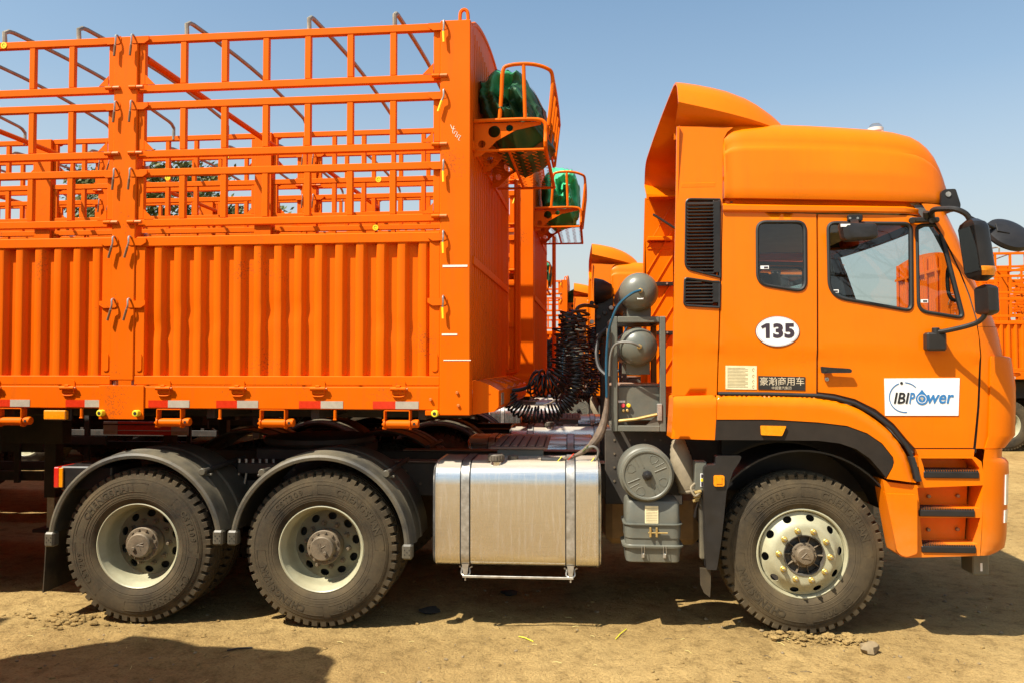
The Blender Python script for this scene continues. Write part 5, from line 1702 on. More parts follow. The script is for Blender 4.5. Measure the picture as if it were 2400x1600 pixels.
# inside of the extenders: ribs, shelf and brackets
def ribs():
    x0, x1 = LXZ(1590, 500)[0], LXZ(1682, 500)[0]
    return [MB().bar((x0 + 0.015, 0.098, z), (x1, 0.098, z + 0.42), 0.012, 0.010, PC) for z in [1.50 + 0.25 * i for i in range(7)]]
tboth('inner_liner', MB().box(LXZ(1590, 500)[0] + 0.012, LXZ(1684, 500)[0], 0.080, 0.092, 1.42, 3.05, PC, 0.004))
for r_mb in ribs():
    tboth('inner_rib', r_mb)
for zz in (2.62, 2.14):
    x0 = LXZ(1585, 600)[0]
    tboth('extender_bracket', MB().box(x0 + 0.03, x0 + 0.28, 0.093, 0.14, zz, zz + 0.012, 'black_plastic', 0.002).box(x0 + 0.03, x0 + 0.28, 0.132, 0.14, zz - 0.004, zz + 0.035, 'black_plastic', 0.002).cyl((x0 + 0.08, 0.12, zz + 0.018), (x0 + 0.08, 0.15, zz + 0.018), 0.010, 'steel', 7).cyl((x0 + 0.22, 0.12, zz + 0.018), (x0 + 0.22, 0.15, zz + 0.018), 0.010, 'steel', 7))
x0 = LXZ(1590, 600)[0]
zl = LXZ(1640, 295)[1]
tboth('extender_cap', MB().box(x0 + 0.02, LXZ(1700, 300)[0], 0.17, 0.27, zl - 0.020, zl - 0.008, PC, 0.002))
tboth('shelf_rail', MB().box(x0 + 0.02, x0 + 0.26, 0.024, 0.16, 3.06, 3.10, PC, 0.006).box(x0 + 0.02, x0 + 0.26, 0.024, 0.10, 2.98, 3.0, PC, 0.006))
# cab back wall, floor, ceiling
xb = LXZ(1692, 700)[0] + 0.03
TT.add('cab_back', MB().box(xb, xb + 0.04, 0.045, 2.455, 1.40, 2.98, PC, 0.02).box(xb + 0.042, xb + 0.06, 0.06, 2.44, 1.40, 2.97, 'cab_trim', 0.0).box(xb + 0.005, xb + 0.045, 0.10, 2.40, 2.985, 3.42, PC, 0.02))
xf = LXZ(2290, 1000)[0]
TT.add('cab_floor', MB().box(xb + 0.062, xf - 0.02, 0.06, 2.44, 1.37, 1.43, 'cab_trim', 0.01))
TT.add('headliner', MB().box(xb + 0.062, LXZ(2170, 500)[0], 0.09, 2.41, 2.93, 2.95, 'headliner', 0.0))
# lower rear part of the cab side (above the chassis)
pts = LPZ([(1579, 928), (1676, 925), (1680, 934), (1677, 1030), (1573, 1027)], -0.035)
g = MB().skin(rpoly(pts, [0.02, 0.02, 0.01, 0.004, 0.004], 3), [], lambda x, z: -0.035 + 0.03 * max(0, min(1, (z - (pts[0][1] - 0.05)) / 0.05)) ** 2, 0.25, PC, 0.03)
tboth('rear_wing_end', g)
# wheel arch: painted flare and black inner trim
flare = [(1682, 926), (1800, 927), (1917, 931), (1952, 936), (1999, 949), (2045, 974), (2085, 1006), (2116, 1043), (2132, 1070), (2150, 1131), (2079, 1121), (2093, 1095), (2096.5, 1081), (2093, 1070), (2067.8, 1038), (2032.7, 1014), (1985, 996.6), (1918, 988.6), (1809, 982), (1680, 982)]
trim = [(1679, 983), (1809, 983), (1918, 989.6), (1985, 997.6), (2032.7, 1015), (2067, 1039), (2092, 1071), (2095.5, 1081), (2092, 1095), (2077, 1118), (2064.6, 1102), (2039, 1073), (2007, 1051), (1969, 1038), (1918, 1031.7), (1800, 1030.5), (1676, 1030)]
yfl = -0.045
def yflare(x, z):
    # rounds in towards its upper edge
    return yfl + 0.0
fl_pts = LPZ(flare, yfl)
up_pts = fl_pts[:10]
def yfl_fn(x, z):
    d = min(math.hypot(x - a[0], z - a[1]) for a in up_dense)
    return yfl + 0.040 * max(0, 1 - d / 0.055) ** 2
up_dense = []
for a, b_ in zip(up_pts, up_pts[1:]):
    for i in range(10):
        t = i / 10
        up_dense.append((a[0] + (b_[0] - a[0]) * t, a[1] + (b_[1] - a[1]) * t))
g = MB(); g.sharp = 62
g.skin(fl_pts, [], yfl_fn, 0.06, PC, 0.025)
wn_, wf_ = tboth('wheel_arch', g)
g = MB().skin(LPZ(trim, yfl), [], yfl + 0.004, 0.10, 'arch_plastic')
for par, far in ((wn_, False), (wf_, True)):
    TT.add('arch_trim', g.mirror() if far else g, par)
    q = MB().tube([(x, yfl + 0.034, z) for x, z in LPZ([(1683, 921.5), (1800, 922.5), (1917, 926), (1953, 931), (2001, 944), (2048, 970), (2089, 1002), (2120, 1040), (2136, 1068)], 0.0)], 0.0135, 'rubber_seal', 8)
    q.prism(LPZ([(2134, 1070), (2144, 1070), (2160, 1127), (2148, 1127)], yfl), yfl + 0.0, yfl + 0.05, 'rubber_seal')
    TT.add('seal_strip', q.mirror() if far else q, par)
    q = MB().skin(rpoly(LPZ([(1782, 996), (1842, 997), (1836, 1011), (1832, 1020), (1783, 1018)], yfl), 0.006, 2), [], yfl - 0.012, 0.015, 'amber')
    TT.add('side_marker', q.mirror() if far else q, par)
# sill under the door and stepped entry
tboth('door_sill', MB().skin(LPZ([(2147, 1052), (2284, 1052), (2282, 1069), (2153, 1069)]), [], 0.0, 0.10, PC))
house = LPZ([(2069, 1122), (2081, 1128), (2126, 1134), (2157, 1136), (2152, 1070), (2286, 1070), (2300, 1080), (2306, 1112), (2303, 1200), (2297, 1301), (2124, 1306), (2112, 1303), (2101, 1294)], -0.02)
r1 = LPZ([(2158, 1073), (2278, 1073), (2296, 1096), (2296, 1101), (2166, 1101), (2164, 1090)], -0.02)
r2 = LPZ([(2150, 1142), (2304, 1136), (2303, 1142), (2296, 1190), (2156, 1191)], -0.02)
r3 = LPZ([(2156, 1212), (2298, 1212), (2292, 1274), (2161, 1276)], -0.02)
g = MB().skin(house, [r1, r2, r3], -0.02, 0.17, PC)
sn, sf = tboth('step_housing', g)
g2 = MB().skin(inset_poly(house, 0.03), [], 0.13, 0.01, PC)
blk = MB().skin(rpoly(LPZ([(2074, 1150), (2078, 1156), (2150, 1158), (2150, 1296), (2126, 1304), (2114, 1301), (2103, 1292)], -0.055), 0.015, 3), [], -0.055, 0.034, PC)
for par, far in ((sn, False), (sf, True)):
    TT.add('back_plate', g2.mirror() if far else g2, par)
    TT.add('corner_guard', blk.mirror() if far else blk, par)
    for (ua, ub, v) in ((2166, 2296, 1102), (2154, 2286, 1192), (2161, 2289, 1277)):
        a, z = LXZ(ua, v, -0.03); b_, _z = LXZ(ub, v, -0.03)
        q = MB().box(a, b_, -0.030, 0.128, z - 0.048, z - 0.004, 'black_plastic', 0.006)
        nx = 22
        for i in range(nx):
            for j in range(5):
                xx = a + 0.012 + (b_ - a - 0.024) * i / (nx - 1); yy = -0.018 + j * 0.03
                q.box(xx - 0.005, xx + 0.005, yy - 0.008, yy + 0.008, z - 0.0045, z + 0.006, 'black_plastic', 0.0)
        TT.add('step_tread', q.mirror() if far else q, par)
    for (uu, vv_) in ((2175, 1161), (2243, 1160), (2174, 1239), (2242, 1238)):
        pp = LP(uu, vv_, 0.13)
        q = MB().cyl((pp.x, 0.108, pp.z), (pp.x, 0.1295, pp.z), 0.013, 'screw', 8, 0.003)
        TT.add('bolt', q.mirror() if far else q, par, fine=True)

# front: wrapped panels from the door seam round to the far side
def wrap(rows_uv, mat, Y=0.28, off=0.0, bulge=0.05, full=True, ysil=0.13):
    rows = []
    for v, us, ut in rows_uv:
        xs, zs = LXZ(us, v, off)
        xt = LXZ(ut, v, ysil)[0]
        X = max(0.02, (xt - xs) / 0.86)
        row = []
        for i in range(11):
            a = R(90 * i / 10)
            row.append((xs + X * math.sin(a), off + Y * (1 - math.cos(a)), zs))
        for t in (0.25, 0.5, 0.75, 1.0):
            row.append((xs + X + bulge * math.sin(t * math.pi / 2), off + Y + (1.25 - off - Y) * t, zs))
        row = row + [(x, 2.5 - y, z) for x, y, z in reversed(row[:-1])]
        rows.append(row)
    return rows
upper = wrap([(478, 2160, 2215), (496, 2172, 2222), (520, 2190, 2233), (548, 2208, 2246), (592, 2231, 2262), (640, 2253, 2279), (692, 2273, 2300), (745, 2289, 2330), (765, 2292, 2337)], PC, 0.30)
mid_ = wrap([(766, 2292, 2337.5), (800, 2297, 2346), (834, 2300, 2353), (950, 2296, 2356), (1020, 2290, 2352), (1050, 2287, 2345)], PC, 0.28)
g = MB(); ws = MB()
ncol = len(upper[0])
def is_glass(i, j): return 1 <= i <= 6 and 7 <= j < ncol - 8
tmp = MB().loft(upper, PC, matfn=lambda i, j: 'G' if is_glass(i, j) else PC)
gl = MB(); gl.v = list(tmp.v); pl = MB(); pl.v = list(tmp.v)
for f, m_ in zip(tmp.f, tmp.m):
    (gl if m_ == 'G' else pl).f.append(f); (gl if m_ == 'G' else pl).m.append('glass_front' if m_ == 'G' else PC)
fp = TT.add('front_pillar_panel', pl)
TT.add('windscreen', gl, fp)
it = MB()
it.v = [(x - 0.035, 1.25 + (y - 1.25) * 0.965, z) for x, y, z in pl.v]; it.f = list(pl.f); it.m = ['cab_trim'] * len(pl.f)
TT.add('pillar_trim', it, fp)
g = MB().loft(mid_, PC)
fr = TT.add('front_panel', g)
gr_x = mid_[3][len(mid_[3]) // 2][0]
for i in range(6):
    zz = 1.40 + i * 0.085
    TT.add('grille_bar', MB().box(gr_x - 0.02, gr_x + 0.03, 0.55, 1.95, zz, zz + 0.045, 'black_plastic', 0.008), fr)
# proud corner deflector on the front edge of the cab
def corner(rows_uv, off, Y, ysil, n=8, y_end=0.40):
    rows = []
    for v, us, ut in rows_uv:
        xs, zs = LXZ(us, v, off)
        xt = LXZ(ut, v, ysil)[0]
        X = max(0.01, (xt - xs) / 0.9)
        row = [(xs, off + 0.05, zs)]
        for i in range(n + 1):
            a = R(90 * i / n)
            row.append((xs + X * math.sin(a) ** 0.85, off + Y * (1 - math.cos(a)), zs))
        row.append((xs + X, y_end, zs)); row.append((xs + X - 0.06, y_end, zs))
        rows.append(row)
    return rows
cd = corner([(834, 2326, 2350), (836, 2324, 2362), (839, 2323, 2367), (850, 2322, 2369), (905, 2321, 2377), (960, 2320, 2377), (1021, 2318, 2375.5), (1022, 2318, 2375), (1050, 2309, 2352)], -0.004, 0.16, 0.10)
g = MB().loft(cd, PC, caps=True)
tboth('corner_deflector', g)
# bumper
bp_ = wrap([(1052, 2308, 2347), (1074, 2305, 2346), (1078, 2304, 2355), (1086, 2304, 2361), (1110, 2304, 2362), (1185, 2304, 2359), (1250, 2301, 2357), (1268, 2300, 2356), (1289, 2299, 2352), (1297, 2298, 2338), (1301, 2298, 2325)], PC, 0.22, -0.02, 0.06, ysil=0.10)
bu = TT.add('bumper', MB().loft(bp_, PC, caps=True))
for va, vb, dx in ((1110, 1180, 0.0), (1193, 1222, -0.006)):
    a = LP(2352, va, 0.06); b_ = LP(2351, vb, 0.06)
    rows = []
    for (v, p) in ((va, a), (vb, b_)):
        rows.append([(p.x - 0.012 + dx, 0.045, p.z), (p.x + 0.018 + dx, 0.075, p.z), (p.x + 0.050 + dx, 0.14, p.z), (p.x + 0.062 + dx, 0.30, p.z), (p.x + 0.062 + dx, 0.48, p.z)])
    g = MB().sheet(rows, 'lens_clear', -0.02)
    TT.add('headlight' if va == 1110 else 'fog_light', g, bu)
    TT.add('headlight' if va == 1110 else 'fog_light', g.mirror(), bu)
a = LXZ(2290, 1302, 0.1); b_ = LXZ(2326, 1346, 0.1)
tboth('tow_bracket', MB().box(LXZ(2280, 1300, .15)[0], LXZ(2318, 1300, .15)[0], 0.15, 0.32, LXZ(2300, 1347, 0.15)[1], LXZ(2300, 1302, 0.15)[1] + 0.1, 'grey_metal', 0.008).box(LXZ(2297, 1300, .148)[0], LXZ(2302, 1300, .148)[0], 0.146, 0.1495, LXZ(2300, 1337, 0.15)[1], LXZ(2300, 1318, 0.15)[1], 'white', 0))

# mirrors on their arms
YM = -0.26
tboth('mirror_arm', MB().tube(bez([LP(2185, 515, -0.03), LP(2186, 494, -0.10), LP(2212, 490, -0.18), LP(2240, 491, -0.24), LP(2264, 502, YM), LP(2276, 520, YM)], 24), 0.018, 'black_plastic', 9).cyl(LP(2170, 497, -0.06), LP(2171, 510, -0.04), 0.020, 'black_plastic', 12)
      .box(LXZ(2131, 514)[0], LXZ(2196, 514)[0], -0.045, 0.0, LXZ(2150, 524)[1], LXZ(2150, 512)[1], 'black_plastic', 0.008)
      .cyl(LP(2138, 517, -0.06), LP(2138, 517, 0.0), 0.022, 'black_plastic', 12, 0.004).cyl(LP(2184, 517, -0.06), LP(2184, 517, 0.0), 0.022, 'black_plastic', 12, 0.004))
def pod(cu_, cv, du, dv_top, dv_bot, depth, top_w, bot_w, lean):
    """rounded mirror housing: vertical loft; its glass faces backwards (-x)"""
    rows = []
    n = 14
    for i in range(n + 1):
        t = i / n
        v = dv_top + (dv_bot - dv_top) * t
        u_ = cu_ + lean * (t - 0.5)
        w_ = (top_w + (bot_w - top_w) * t)
        k_ = min(1, (min(t, 1 - t) * 9 + 0.02)) ** 0.5
        p = LP(u_, v, YM)
        hw = w_ * k_
        sec = [(-0.045, -1.0), (-0.038, -1.0), (0.0, -0.98), (0.045, -0.80), (0.075, -0.40), (0.082, 0.0), (0.075, 0.4), (0.045, 0.80), (0.0, 0.98), (-0.038, 1.0), (-0.045, 1.0)]
        rows.append([(p.x + sx * du * (0.35 + 0.65 * k_), YM + 0.0 + sy * hw, p.z) for sx, sy in sec])
    return rows
rows = pod(2289, 0, 1.0, 513, 659, 0.1, 0.105, 0.105, 22)
g = MB().loft(rows, 'black_plastic', True, caps=True)
mn, mf = tboth('main_mirror', g)
fa = MB().add([(r_[0][0] - 0.0015, r_[0][1] + 0.012, r_[0][2]) for r_ in rows[2:13]] + [(r_[-1][0] - 0.0015, r_[-1][1] - 0.012, r_[0][2]) for r_ in rows[2:13]], [(i, i + 1, 11 + i + 1, 11 + i) for i in range(10)], 'mirror_face')
ind = MB().loft([[(p[0] + 0.002, p[1] - 0.004, p[2]) for p in rows[k_][0:6]] for k_ in (11, 12, 13)], 'amber')
for par, far in ((mn, False), (mf, True)):
    TT.add('mirror_glass', fa.mirror() if far else fa, par)
    TT.add('indicator', ind.mirror() if far else ind, par)
rows = pod(2313, 0, 0.75, 667, 740, 0.1, 0.085, 0.085, 4)
tboth('wide_mirror', MB().loft(rows, 'black_plastic', True, caps=True))
tboth('lower_arm', MB().tube(bez([LP(2195, 778, -0.05), LP(2215, 776, -0.09), LP(2260, 766, -0.17), LP(2290, 756, -0.22), LP(2306, 742, -0.25), LP(2310, 730, YM)], 24), 0.016, 'black_plastic', 9)
      .cyl(LP(2193, 784, -0.05), LP(2193, 768, -0.05), 0.024, 'black_plastic', 14, 0.004)
      .box(LXZ(2162, 800)[0], LXZ(2208, 800)[0], -0.075, 0.0, LXZ(2180, 822)[1], LXZ(2180, 780)[1], 'black_plastic', 0.012))
# kerb mirror above the door window, bowl mirror in front of the cab
pts = rpoly(LPZ([(1964, 522), (2055, 524), (2058, 556), (2048, 562), (1982, 567), (1972, 562)], -0.16), 0.03, 4)
c0 = Vector((sum(p[0] for p in pts) / len(pts), 0, sum(p[1] for p in pts) / len(pts)))
g = MB().loft([[(c0.x + (x - c0.x) * k_, yy, c0.z + (z - c0.z) * k_) for x, z in pts] for k_, yy in ((0.6, -0.20), (0.9, -0.19), (1.0, -0.165), (0.97, -0.13), (0.93, -0.125))], 'black_plastic', True, caps=True)
ka, kb = tboth('kerb_mirror', g)
q = MB().box(LXZ(1984, 510)[0], LXZ(2019, 510)[0], -0.03, 0.0, LXZ(2000, 520)[1], LXZ(2000, 505)[1], 'black_plastic', 0.006).bar(LP(2002, 515, -0.02), LP(2004, 528, -0.13), 0.05, 0.012, 'black_plastic')
for dx in (1992, 2010):
    pp = LP(dx, 512, -0.03)
    q.cyl((pp.x, -0.034, pp.z), (pp.x, -0.029, pp.z), 0.008, 'steel', 8)
pp = LP(1981, 529, -0.19)
q.box(pp.x - 0.03, pp.x + 0.03, -0.196, -0.192, pp.z - 0.009, pp.z + 0.009, 'white', 0)
for par, far in ((ka, False), (kb, True)):
    TT.add('mirror_bracket', q.mirror() if far else q, par)
c_ = LP(2362, 552, 0.15)
M_ = Matrix.Translation(c_) @ Matrix.Rotation(R(12), 4, 'Y') @ Matrix.Rotation(R(50), 4, 'X')
g = MB().lathe([(0.0, 0.045), (0.10, 0.040), (0.145, 0.022), (0.152, 0.0), (0.148, -0.012), (0.138, -0.016), (0.0, -0.012)], (0, 0, 0), 'black_plastic', 36, axis='z').box(-0.10, -0.02, -0.04, 0.04, 0.040, 0.050, 'black_plastic', 0.006)
g.xf(M_)
bm_ = TT.add('bowl_mirror', g)
TT.add('mirror_arm', MB().tube(bez([LP(2240, 492, 0.05), LP(2290, 518, 0.06), LP(2320, 530, 0.10), LP(2340, 540, 0.15)], 16), 0.012, 'black_plastic', 8), bm_)

# door furniture and markings
a, za_ = LXZ(1925, 858); b_, zb_ = LXZ(1996, 874)
g = MB().skin(rpoly(LPZ([(1924, 858), (1943, 860), (1992, 863), (1997, 867), (1995, 873), (1960, 873), (1926, 874)], -0.03), 0.008, 3), [], -0.034, 0.016, 'black_plastic').box(a + 0.01, a + 0.05, -0.02, 0.004, zb_ + 0.005, za_ - 0.008, 'black_plastic', 0.003)
pp = LP(1935, 867, -0.034)
g.cyl((pp.x, -0.037, pp.z), (pp.x, -0.033, pp.z), 0.010, 'soot', 10)
TT.add('door_handle', g, dn); TT.add('door_handle', g.mirror(), df)
pp = LP(1968, 870, 0)
g = MB().skin(ellipse(pp.x, pp.z, 0.062, 0.042, 0.0, 24), [], 0.0015, 0.002, PC)
pp = LP(1938, 888, 0)
g = MB().cyl((pp.x, -0.004, pp.z), (pp.x, 0.006, pp.z), 0.014, 'steel', 16, 0.002).box(pp.x - 0.002, pp.x + 0.002, -0.0046, -0.0039, pp.z - 0.006, pp.z + 0.006, 'soot', 0)
TT.add('door_lock', g, dn); TT.add('door_lock', g.mirror(), df)
yy = -0.004
# oval number
c_ = LP(1822, 776.5, 0)
rx = LP(1874, 776, 0).x - c_.x
rz = c_.z - LP(1822, 812, 0).z
def oval(s, y0, y1, mat): return MB().skin(ellipse(c_.x, c_.z, rx * s, rz * s + 0.0, 0, 48), [], lambda x, z: ycab(x, z) + y0, y1 - y0, mat)
ov = TT.add('number_plate', oval(1.0, yy, 0.001, 'ink_dark'), label='white oval plate reading 135')
TT.items[ov]['mb'].join(oval(0.972, yy - 0.001, yy - 0.0002, 'white')).join(oval(0.935, yy - 0.0018, yy - 0.0011, 'ink_red')).join(oval(0.92, yy - 0.0024, yy - 0.0019, 'white'))
g = MB()
yn = yy - 0.0040 + ycab(c_.x, c_.z)
hz = rz * 0.98
put_text(g, '3', (c_.x + rx * 0.02, yn, c_.z + 0.004), 1, 'ink_dark', width=rx * 0.46, height=hz, bold=0.05)
put_text(g, '5', (c_.x + rx * 0.53, yn, c_.z + 0.004), 1, 'ink_dark', width=rx * 0.46, height=hz, bold=0.05)
xq = c_.x - rx * 0.56
g.add([(xq + rx * a_, yn, c_.z + 0.004 + hz * b2) for a_, b2 in ((0.02, -0.5), (0.20, -0.5), (0.20, 0.5), (0.04, 0.5), (-0.20, 0.30), (-0.14, 0.13), (0.02, 0.24))], [(0, 1, 2, 3, 6), (3, 4, 5, 6)], 'ink_dark')
TT.add('numerals', g, ov)
# white company board on the door
bd = LPZ([(2074, 886), (2251, 885), (2248, 973), (2076, 973)], -0.006)
lb = TT.add('door_sign', MB().skin(bd, [], lambda x, z: ycab(x, z) - 0.005, 0.004, 'white'), dn, label='white IBI Power door sign')
# level three pieces belong to the door, so the lettering is joined into the sign
sg = TT.items[lb]['mb']
ys_ = ycab(*bd[0]) - 0.0075
def S(zu, zv): return LP(1650 + zu * 0.3189, 700 + zv * 0.3189, 0.0)
def ribbon(pts, w_, mat, y):
    for p, q in zip(pts, pts[1:]):
        d = Vector((q[0] - p[0], q[1] - p[1]))
        nrm_ = Vector((-d.y, d.x)).normalized() * w_ / 2
        e_ = d.normalized() * w_ * 0.2
        P0 = Vector((p[0], p[1])) - e_; Q0 = Vector((q[0], q[1])) + e_
        sg.add([(P0.x + nrm_.x, y, P0.y + nrm_.y), (Q0.x + nrm_.x, y, Q0.y + nrm_.y), (Q0.x - nrm_.x, y, Q0.y - nrm_.y), (P0.x - nrm_.x, y, P0.y - nrm_.y)], [(0, 1, 2, 3)], mat)
cc = S(1475, 722); rad = (S(1475, 722).z - S(1475, 831).z)
ribbon([(cc.x + rad * math.cos(a), cc.z + rad * math.sin(a)) for a in [R(112 + (278 - 112) * i / 30) for i in range(31)]], 0.0062, 'ink_blue', ys_)
ribbon([(cc.x + rad * 1.0 * math.cos(a), cc.z + rad * math.sin(a)) for a in [R(87 - (87 - 43) * i / 12) for i in range(13)]], 0.0062, 'ink_blue', ys_)
q = S(1452, 617)
sg.cyl((q.x, ys_ - 0.0004, q.z), (q.x, ys_ + 0.0004, q.z), 0.0095, 'ink_black', 18)
for body, za0, za1, zv0, zv1, mt in (('IBI', 1394, 1512, 686, 768, 'ink_black'), ('P', 1506, 1552, 686, 768, 'ink_blue'), ('wer', 1640, 1840, 700, 768, 'ink_blue')):
    p0, p1 = S(za0, zv0), S(za1, zv1)
    put_text(sg, body, ((p0.x + p1.x) / 2, ys_ - (0.0008 if body == 'P' else 0.0), (p0.z + p1.z) / 2), 1, mt, width=p1.x - p0.x, height=p0.z - p1.z, bold=0.02, shear=0.22)
cc = S(1602, 733)
rd = (S(1602, 733).z - S(1602, 777).z)
top = S(1602, 660)
drop = [(cc.x + rd * math.cos(R(a)), cc.z + rd * math.sin(R(a))) for a in range(-215, 36, 10)] + [(top.x + 0.006, top.z - 0.012), (top.x, top.z), (top.x - 0.006, top.z - 0.012)]
sg.skin(drop, [], ys_ - 0.0002, 0.0, 'ink_blue')
sg.skin(circ(0.001, 3) and [(cc.x + rd * 0.72 * math.cos(R(a)), cc.z + rd * 0.72 * math.sin(R(a))) for a in range(0, 360, 15)], [[(cc.x + rd * 0.62 * math.cos(R(a)), cc.z + rd * 0.62 * math.sin(R(a))) for a in range(0, 360, 15)]], ys_ - 0.0008, 0.0, 'white')
blob = [(-0.30, 0.30), (-0.1, 0.40), (0.2, 0.34), (0.36, 0.05), (0.2, -0.12), (0.12, -0.42), (-0.02, -0.50), (-0.1, -0.1), (-0.34, 0.02)]
sg.skin([(cc.x + rd * 0.8 * x, cc.z + rd * 0.8 * z) for x, z in blob], [], ys_ - 0.0008, 0.0, 'tape_white')
# black maker's plate and paper sheet beside it
y_pl = ycab(*LXZ(1830, 897)) - 0.004
pl_ = TT.add('maker_plate', MB().skin(LPZ([(1777.6, 880), (1888, 882.5), (1887.6, 914), (1777.6, 911.5)]), [], lambda x, z: ycab(x, z) - 0.004, 0.005, 'plate_black'), label='black plate with gold Chinese lettering')
pc_ = LP(1833, 892.5, 0)
g = MB(); put_text(g, '豪瀚商用车', (pc_.x, y_pl - 0.002, pc_.z), 1, 'plate_gold', width=LP(1885, 892, 0).x - LP(1781, 892, 0).x, bold=0.006)
pc_ = LP(1832, 908, 0)
put_text(g, '中国重汽集团', (pc_.x, y_pl - 0.002, pc_.z), 1, 'plate_gold', width=LP(1855, 908, 0).x - LP(1809, 908, 0).x)
TT.add('plate_lettering', g, pl_)
ps_ = TT.add('paper_notice', MB().skin(LPZ([(1701, 856), (1774, 857), (1774, 912), (1701, 911)]), [], lambda x, z: ycab(x, z) - 0.003, 0.004, 'paper'))
g = MB()
for i in range(14):
    v = 861 + i * 3.4
    a = LP(1705, v, 0); b_ = LP(1705 + (48 if i % 3 else 42), v, 0)
    yq = ycab(a.x, a.z) - 0.0045
    g.box(a.x, b_.x, yq, yq + 0.001, a.z - 0.0014, a.z + 0.0014, 'paper_ink', 0)
for v in (865, 880, 893, 905):
    a = LP(1766, v, 0)
    yq = ycab(a.x, a.z) - 0.0045
    g.tube([(a.x + 0.008 * math.cos(t), yq, a.z + 0.010 * math.sin(t)) for t in (0, 1, 2, 3, 4, 5)], 0.0012, 'paper_ink', 4)
TT.add('print_lines', g, ps_, fine=True)

# inside: seats, wheel, dash
def seat(yc, xc):
    g = MB()
    M1 = Matrix.Translation((xc, yc, 1.78))
    g.obox(M1, 0.25, 0.25, 0.08, 'seat_fabric', 0.05)
    M2 = Matrix.Translation((xc - 0.27, yc, 2.13)) @ Matrix.Rotation(R(-12), 4, 'Y')
    g.obox(M2, 0.06, 0.24, 0.34, 'seat_fabric', 0.045)
    M3 = Matrix.Translation((xc - 0.36, yc, 2.56)) @ Matrix.Rotation(R(-12), 4, 'Y')
    g.obox(M3, 0.05, 0.14, 0.11, 'seat_fabric', 0.04)
    g.box(xc - 0.2, xc + 0.2, yc - 0.2, yc + 0.2, 1.435, 1.70, 'cab_trim', 0.02)
    return g
xs_ = LXZ(2115, 700)[0]
for yc in (0.55, 1.95):
    TT.add('seat', seat(yc, xs_))
xd = LXZ(2290, 800)[0]
g = MB().loft([[(xd - 0.52, y, 1.75), (xd - 0.50, y, 2.02), (xd - 0.42, y, 2.10), (xd - 0.10, y, 2.12), (xd - 0.02, y, 1.95), (xd - 0.05, y, 1.5), (xd - 0.40, y, 1.5)] for y in (0.10, 1.25, 2.40)], 'cab_trim', True, caps=True)
TT.add('dashboard', g)
cw_ = Vector((xd - 0.58, 1.95, 2.14))
ax = Vector((-0.62, 0, 0.78)).normalized()
u1 = Vector((0, 1, 0)); u2 = ax.cross(u1)
g = MB().tube([cw_ + u1 * (0.23 * math.cos(a)) + u2 * (0.23 * math.sin(a)) for a in [i * math.pi / 14 for i in range(28)]], 0.016, 'black_plastic', 8, closed=True)
for a in (0.3, 2.84, 4.71):
    g.tube([cw_, cw_ + u1 * (0.23 * math.cos(a)) + u2 * (0.23 * math.sin(a))], 0.012, 'black_plastic', 6)
g.cyl(cw_, cw_ - ax * 0.35, 0.035, 'black_plastic', 10)
TT.add('steering_wheel', g)
TT.add('grab_handle', MB().tube(bez([LP(2238, 620, 0.12), LP(2222, 632, 0.12), LP(2222, 680, 0.12), LP(2232, 702, 0.12), LP(2252, 704, 0.12)], 18), 0.013, 'black_plastic', 8))
TT.add('engine', MB().box(0.55, 2.1, 0.92, 1.6, 0.65, 1.33, 'chassis', 0.06))
TT.add('wing_inner', MB().box(LXZ(1690, 1030, .6)[0], LXZ(2080, 1030, .6)[0], 0.62, 0.66, 0.9, 1.36, 'black_plastic', 0.01))
tboth('wing_top', MB().box(LXZ(1680, 1030, .1)[0], LXZ(2060, 1030, .1)[0], 0.02, 0.62, 1.345, 1.366, 'black_plastic', 0.004))

# ------------------------------------------------------------------ tarpaulin bundles
def tarp_point(th, ph, seed, sx, sy, sz, grow=1.0):
    c_, s_ = math.cos(th), math.sin(th)
    ex = 0.66
    x = math.copysign(abs(c_) ** ex, c_) * math.sin(ph) ** 0.5
    z = math.copysign(abs(s_) ** ex, s_) * math.sin(ph) ** 0.5
    y = -math.cos(ph)
    q = Vector((x * 1.5 + seed, y * 1.2, z * 1.5))
    end = (1 - math.sin(ph)) if y < 0 else 0
    w_ = 0.16 * noise.noise(q * 0.7)
    for fr, am in ((1.4, 0.11), (3.4, 0.05)):
        rid = 1 - abs(noise.noise(Vector((c_ * fr + seed, y * 0.8, s_ * fr + seed)))) * 2.2
        w_ += am * max(0, rid) ** 2 - am * 0.3
    # folded end: swirls pushed in
    y2 = y * sy + 0.05 * sy * noise.noise(q * 1.2)
    if end > 0:
        y2 += 0.10 * end * (math.sin(math.hypot(x, z) * 13 + 2 * th) * 0.7 + 0.5 * noise.noise(q * 2.5))
    k_ = (1 + w_ * (1 + 0.5 * end)) * grow
    return (x * sx * k_, y2, z * sz * k_)
def tarp(seed, mat_main, mat_lit, sx, sy, sz, thr):
    nu, nv = 140, 80
    rows = [[tarp_point(2 * math.pi * i / nu, math.pi * (0.0001 + j / nv * 0.9998), seed, sx, sy, sz) for i in range(nu)] for j in range(nv + 1)]
    g = MB(); g.sharp = 75
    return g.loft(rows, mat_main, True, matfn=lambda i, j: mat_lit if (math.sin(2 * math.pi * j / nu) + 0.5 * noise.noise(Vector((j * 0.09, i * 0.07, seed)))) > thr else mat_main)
def band(seed, sx, sy, sz, ph0, ph1, mat):
    n = 72
    a_ = [tarp_point(2 * math.pi * i / n, ph0, seed, sx, sy, sz, 1.03) for i in range(n)]
    b2 = [tarp_point(2 * math.pi * i / n, ph1, seed, sx, sy, sz, 1.03) for i in range(n)]
    return MB().loft([a_, b2], mat, True)
TA = Proto((0, 0, 0))
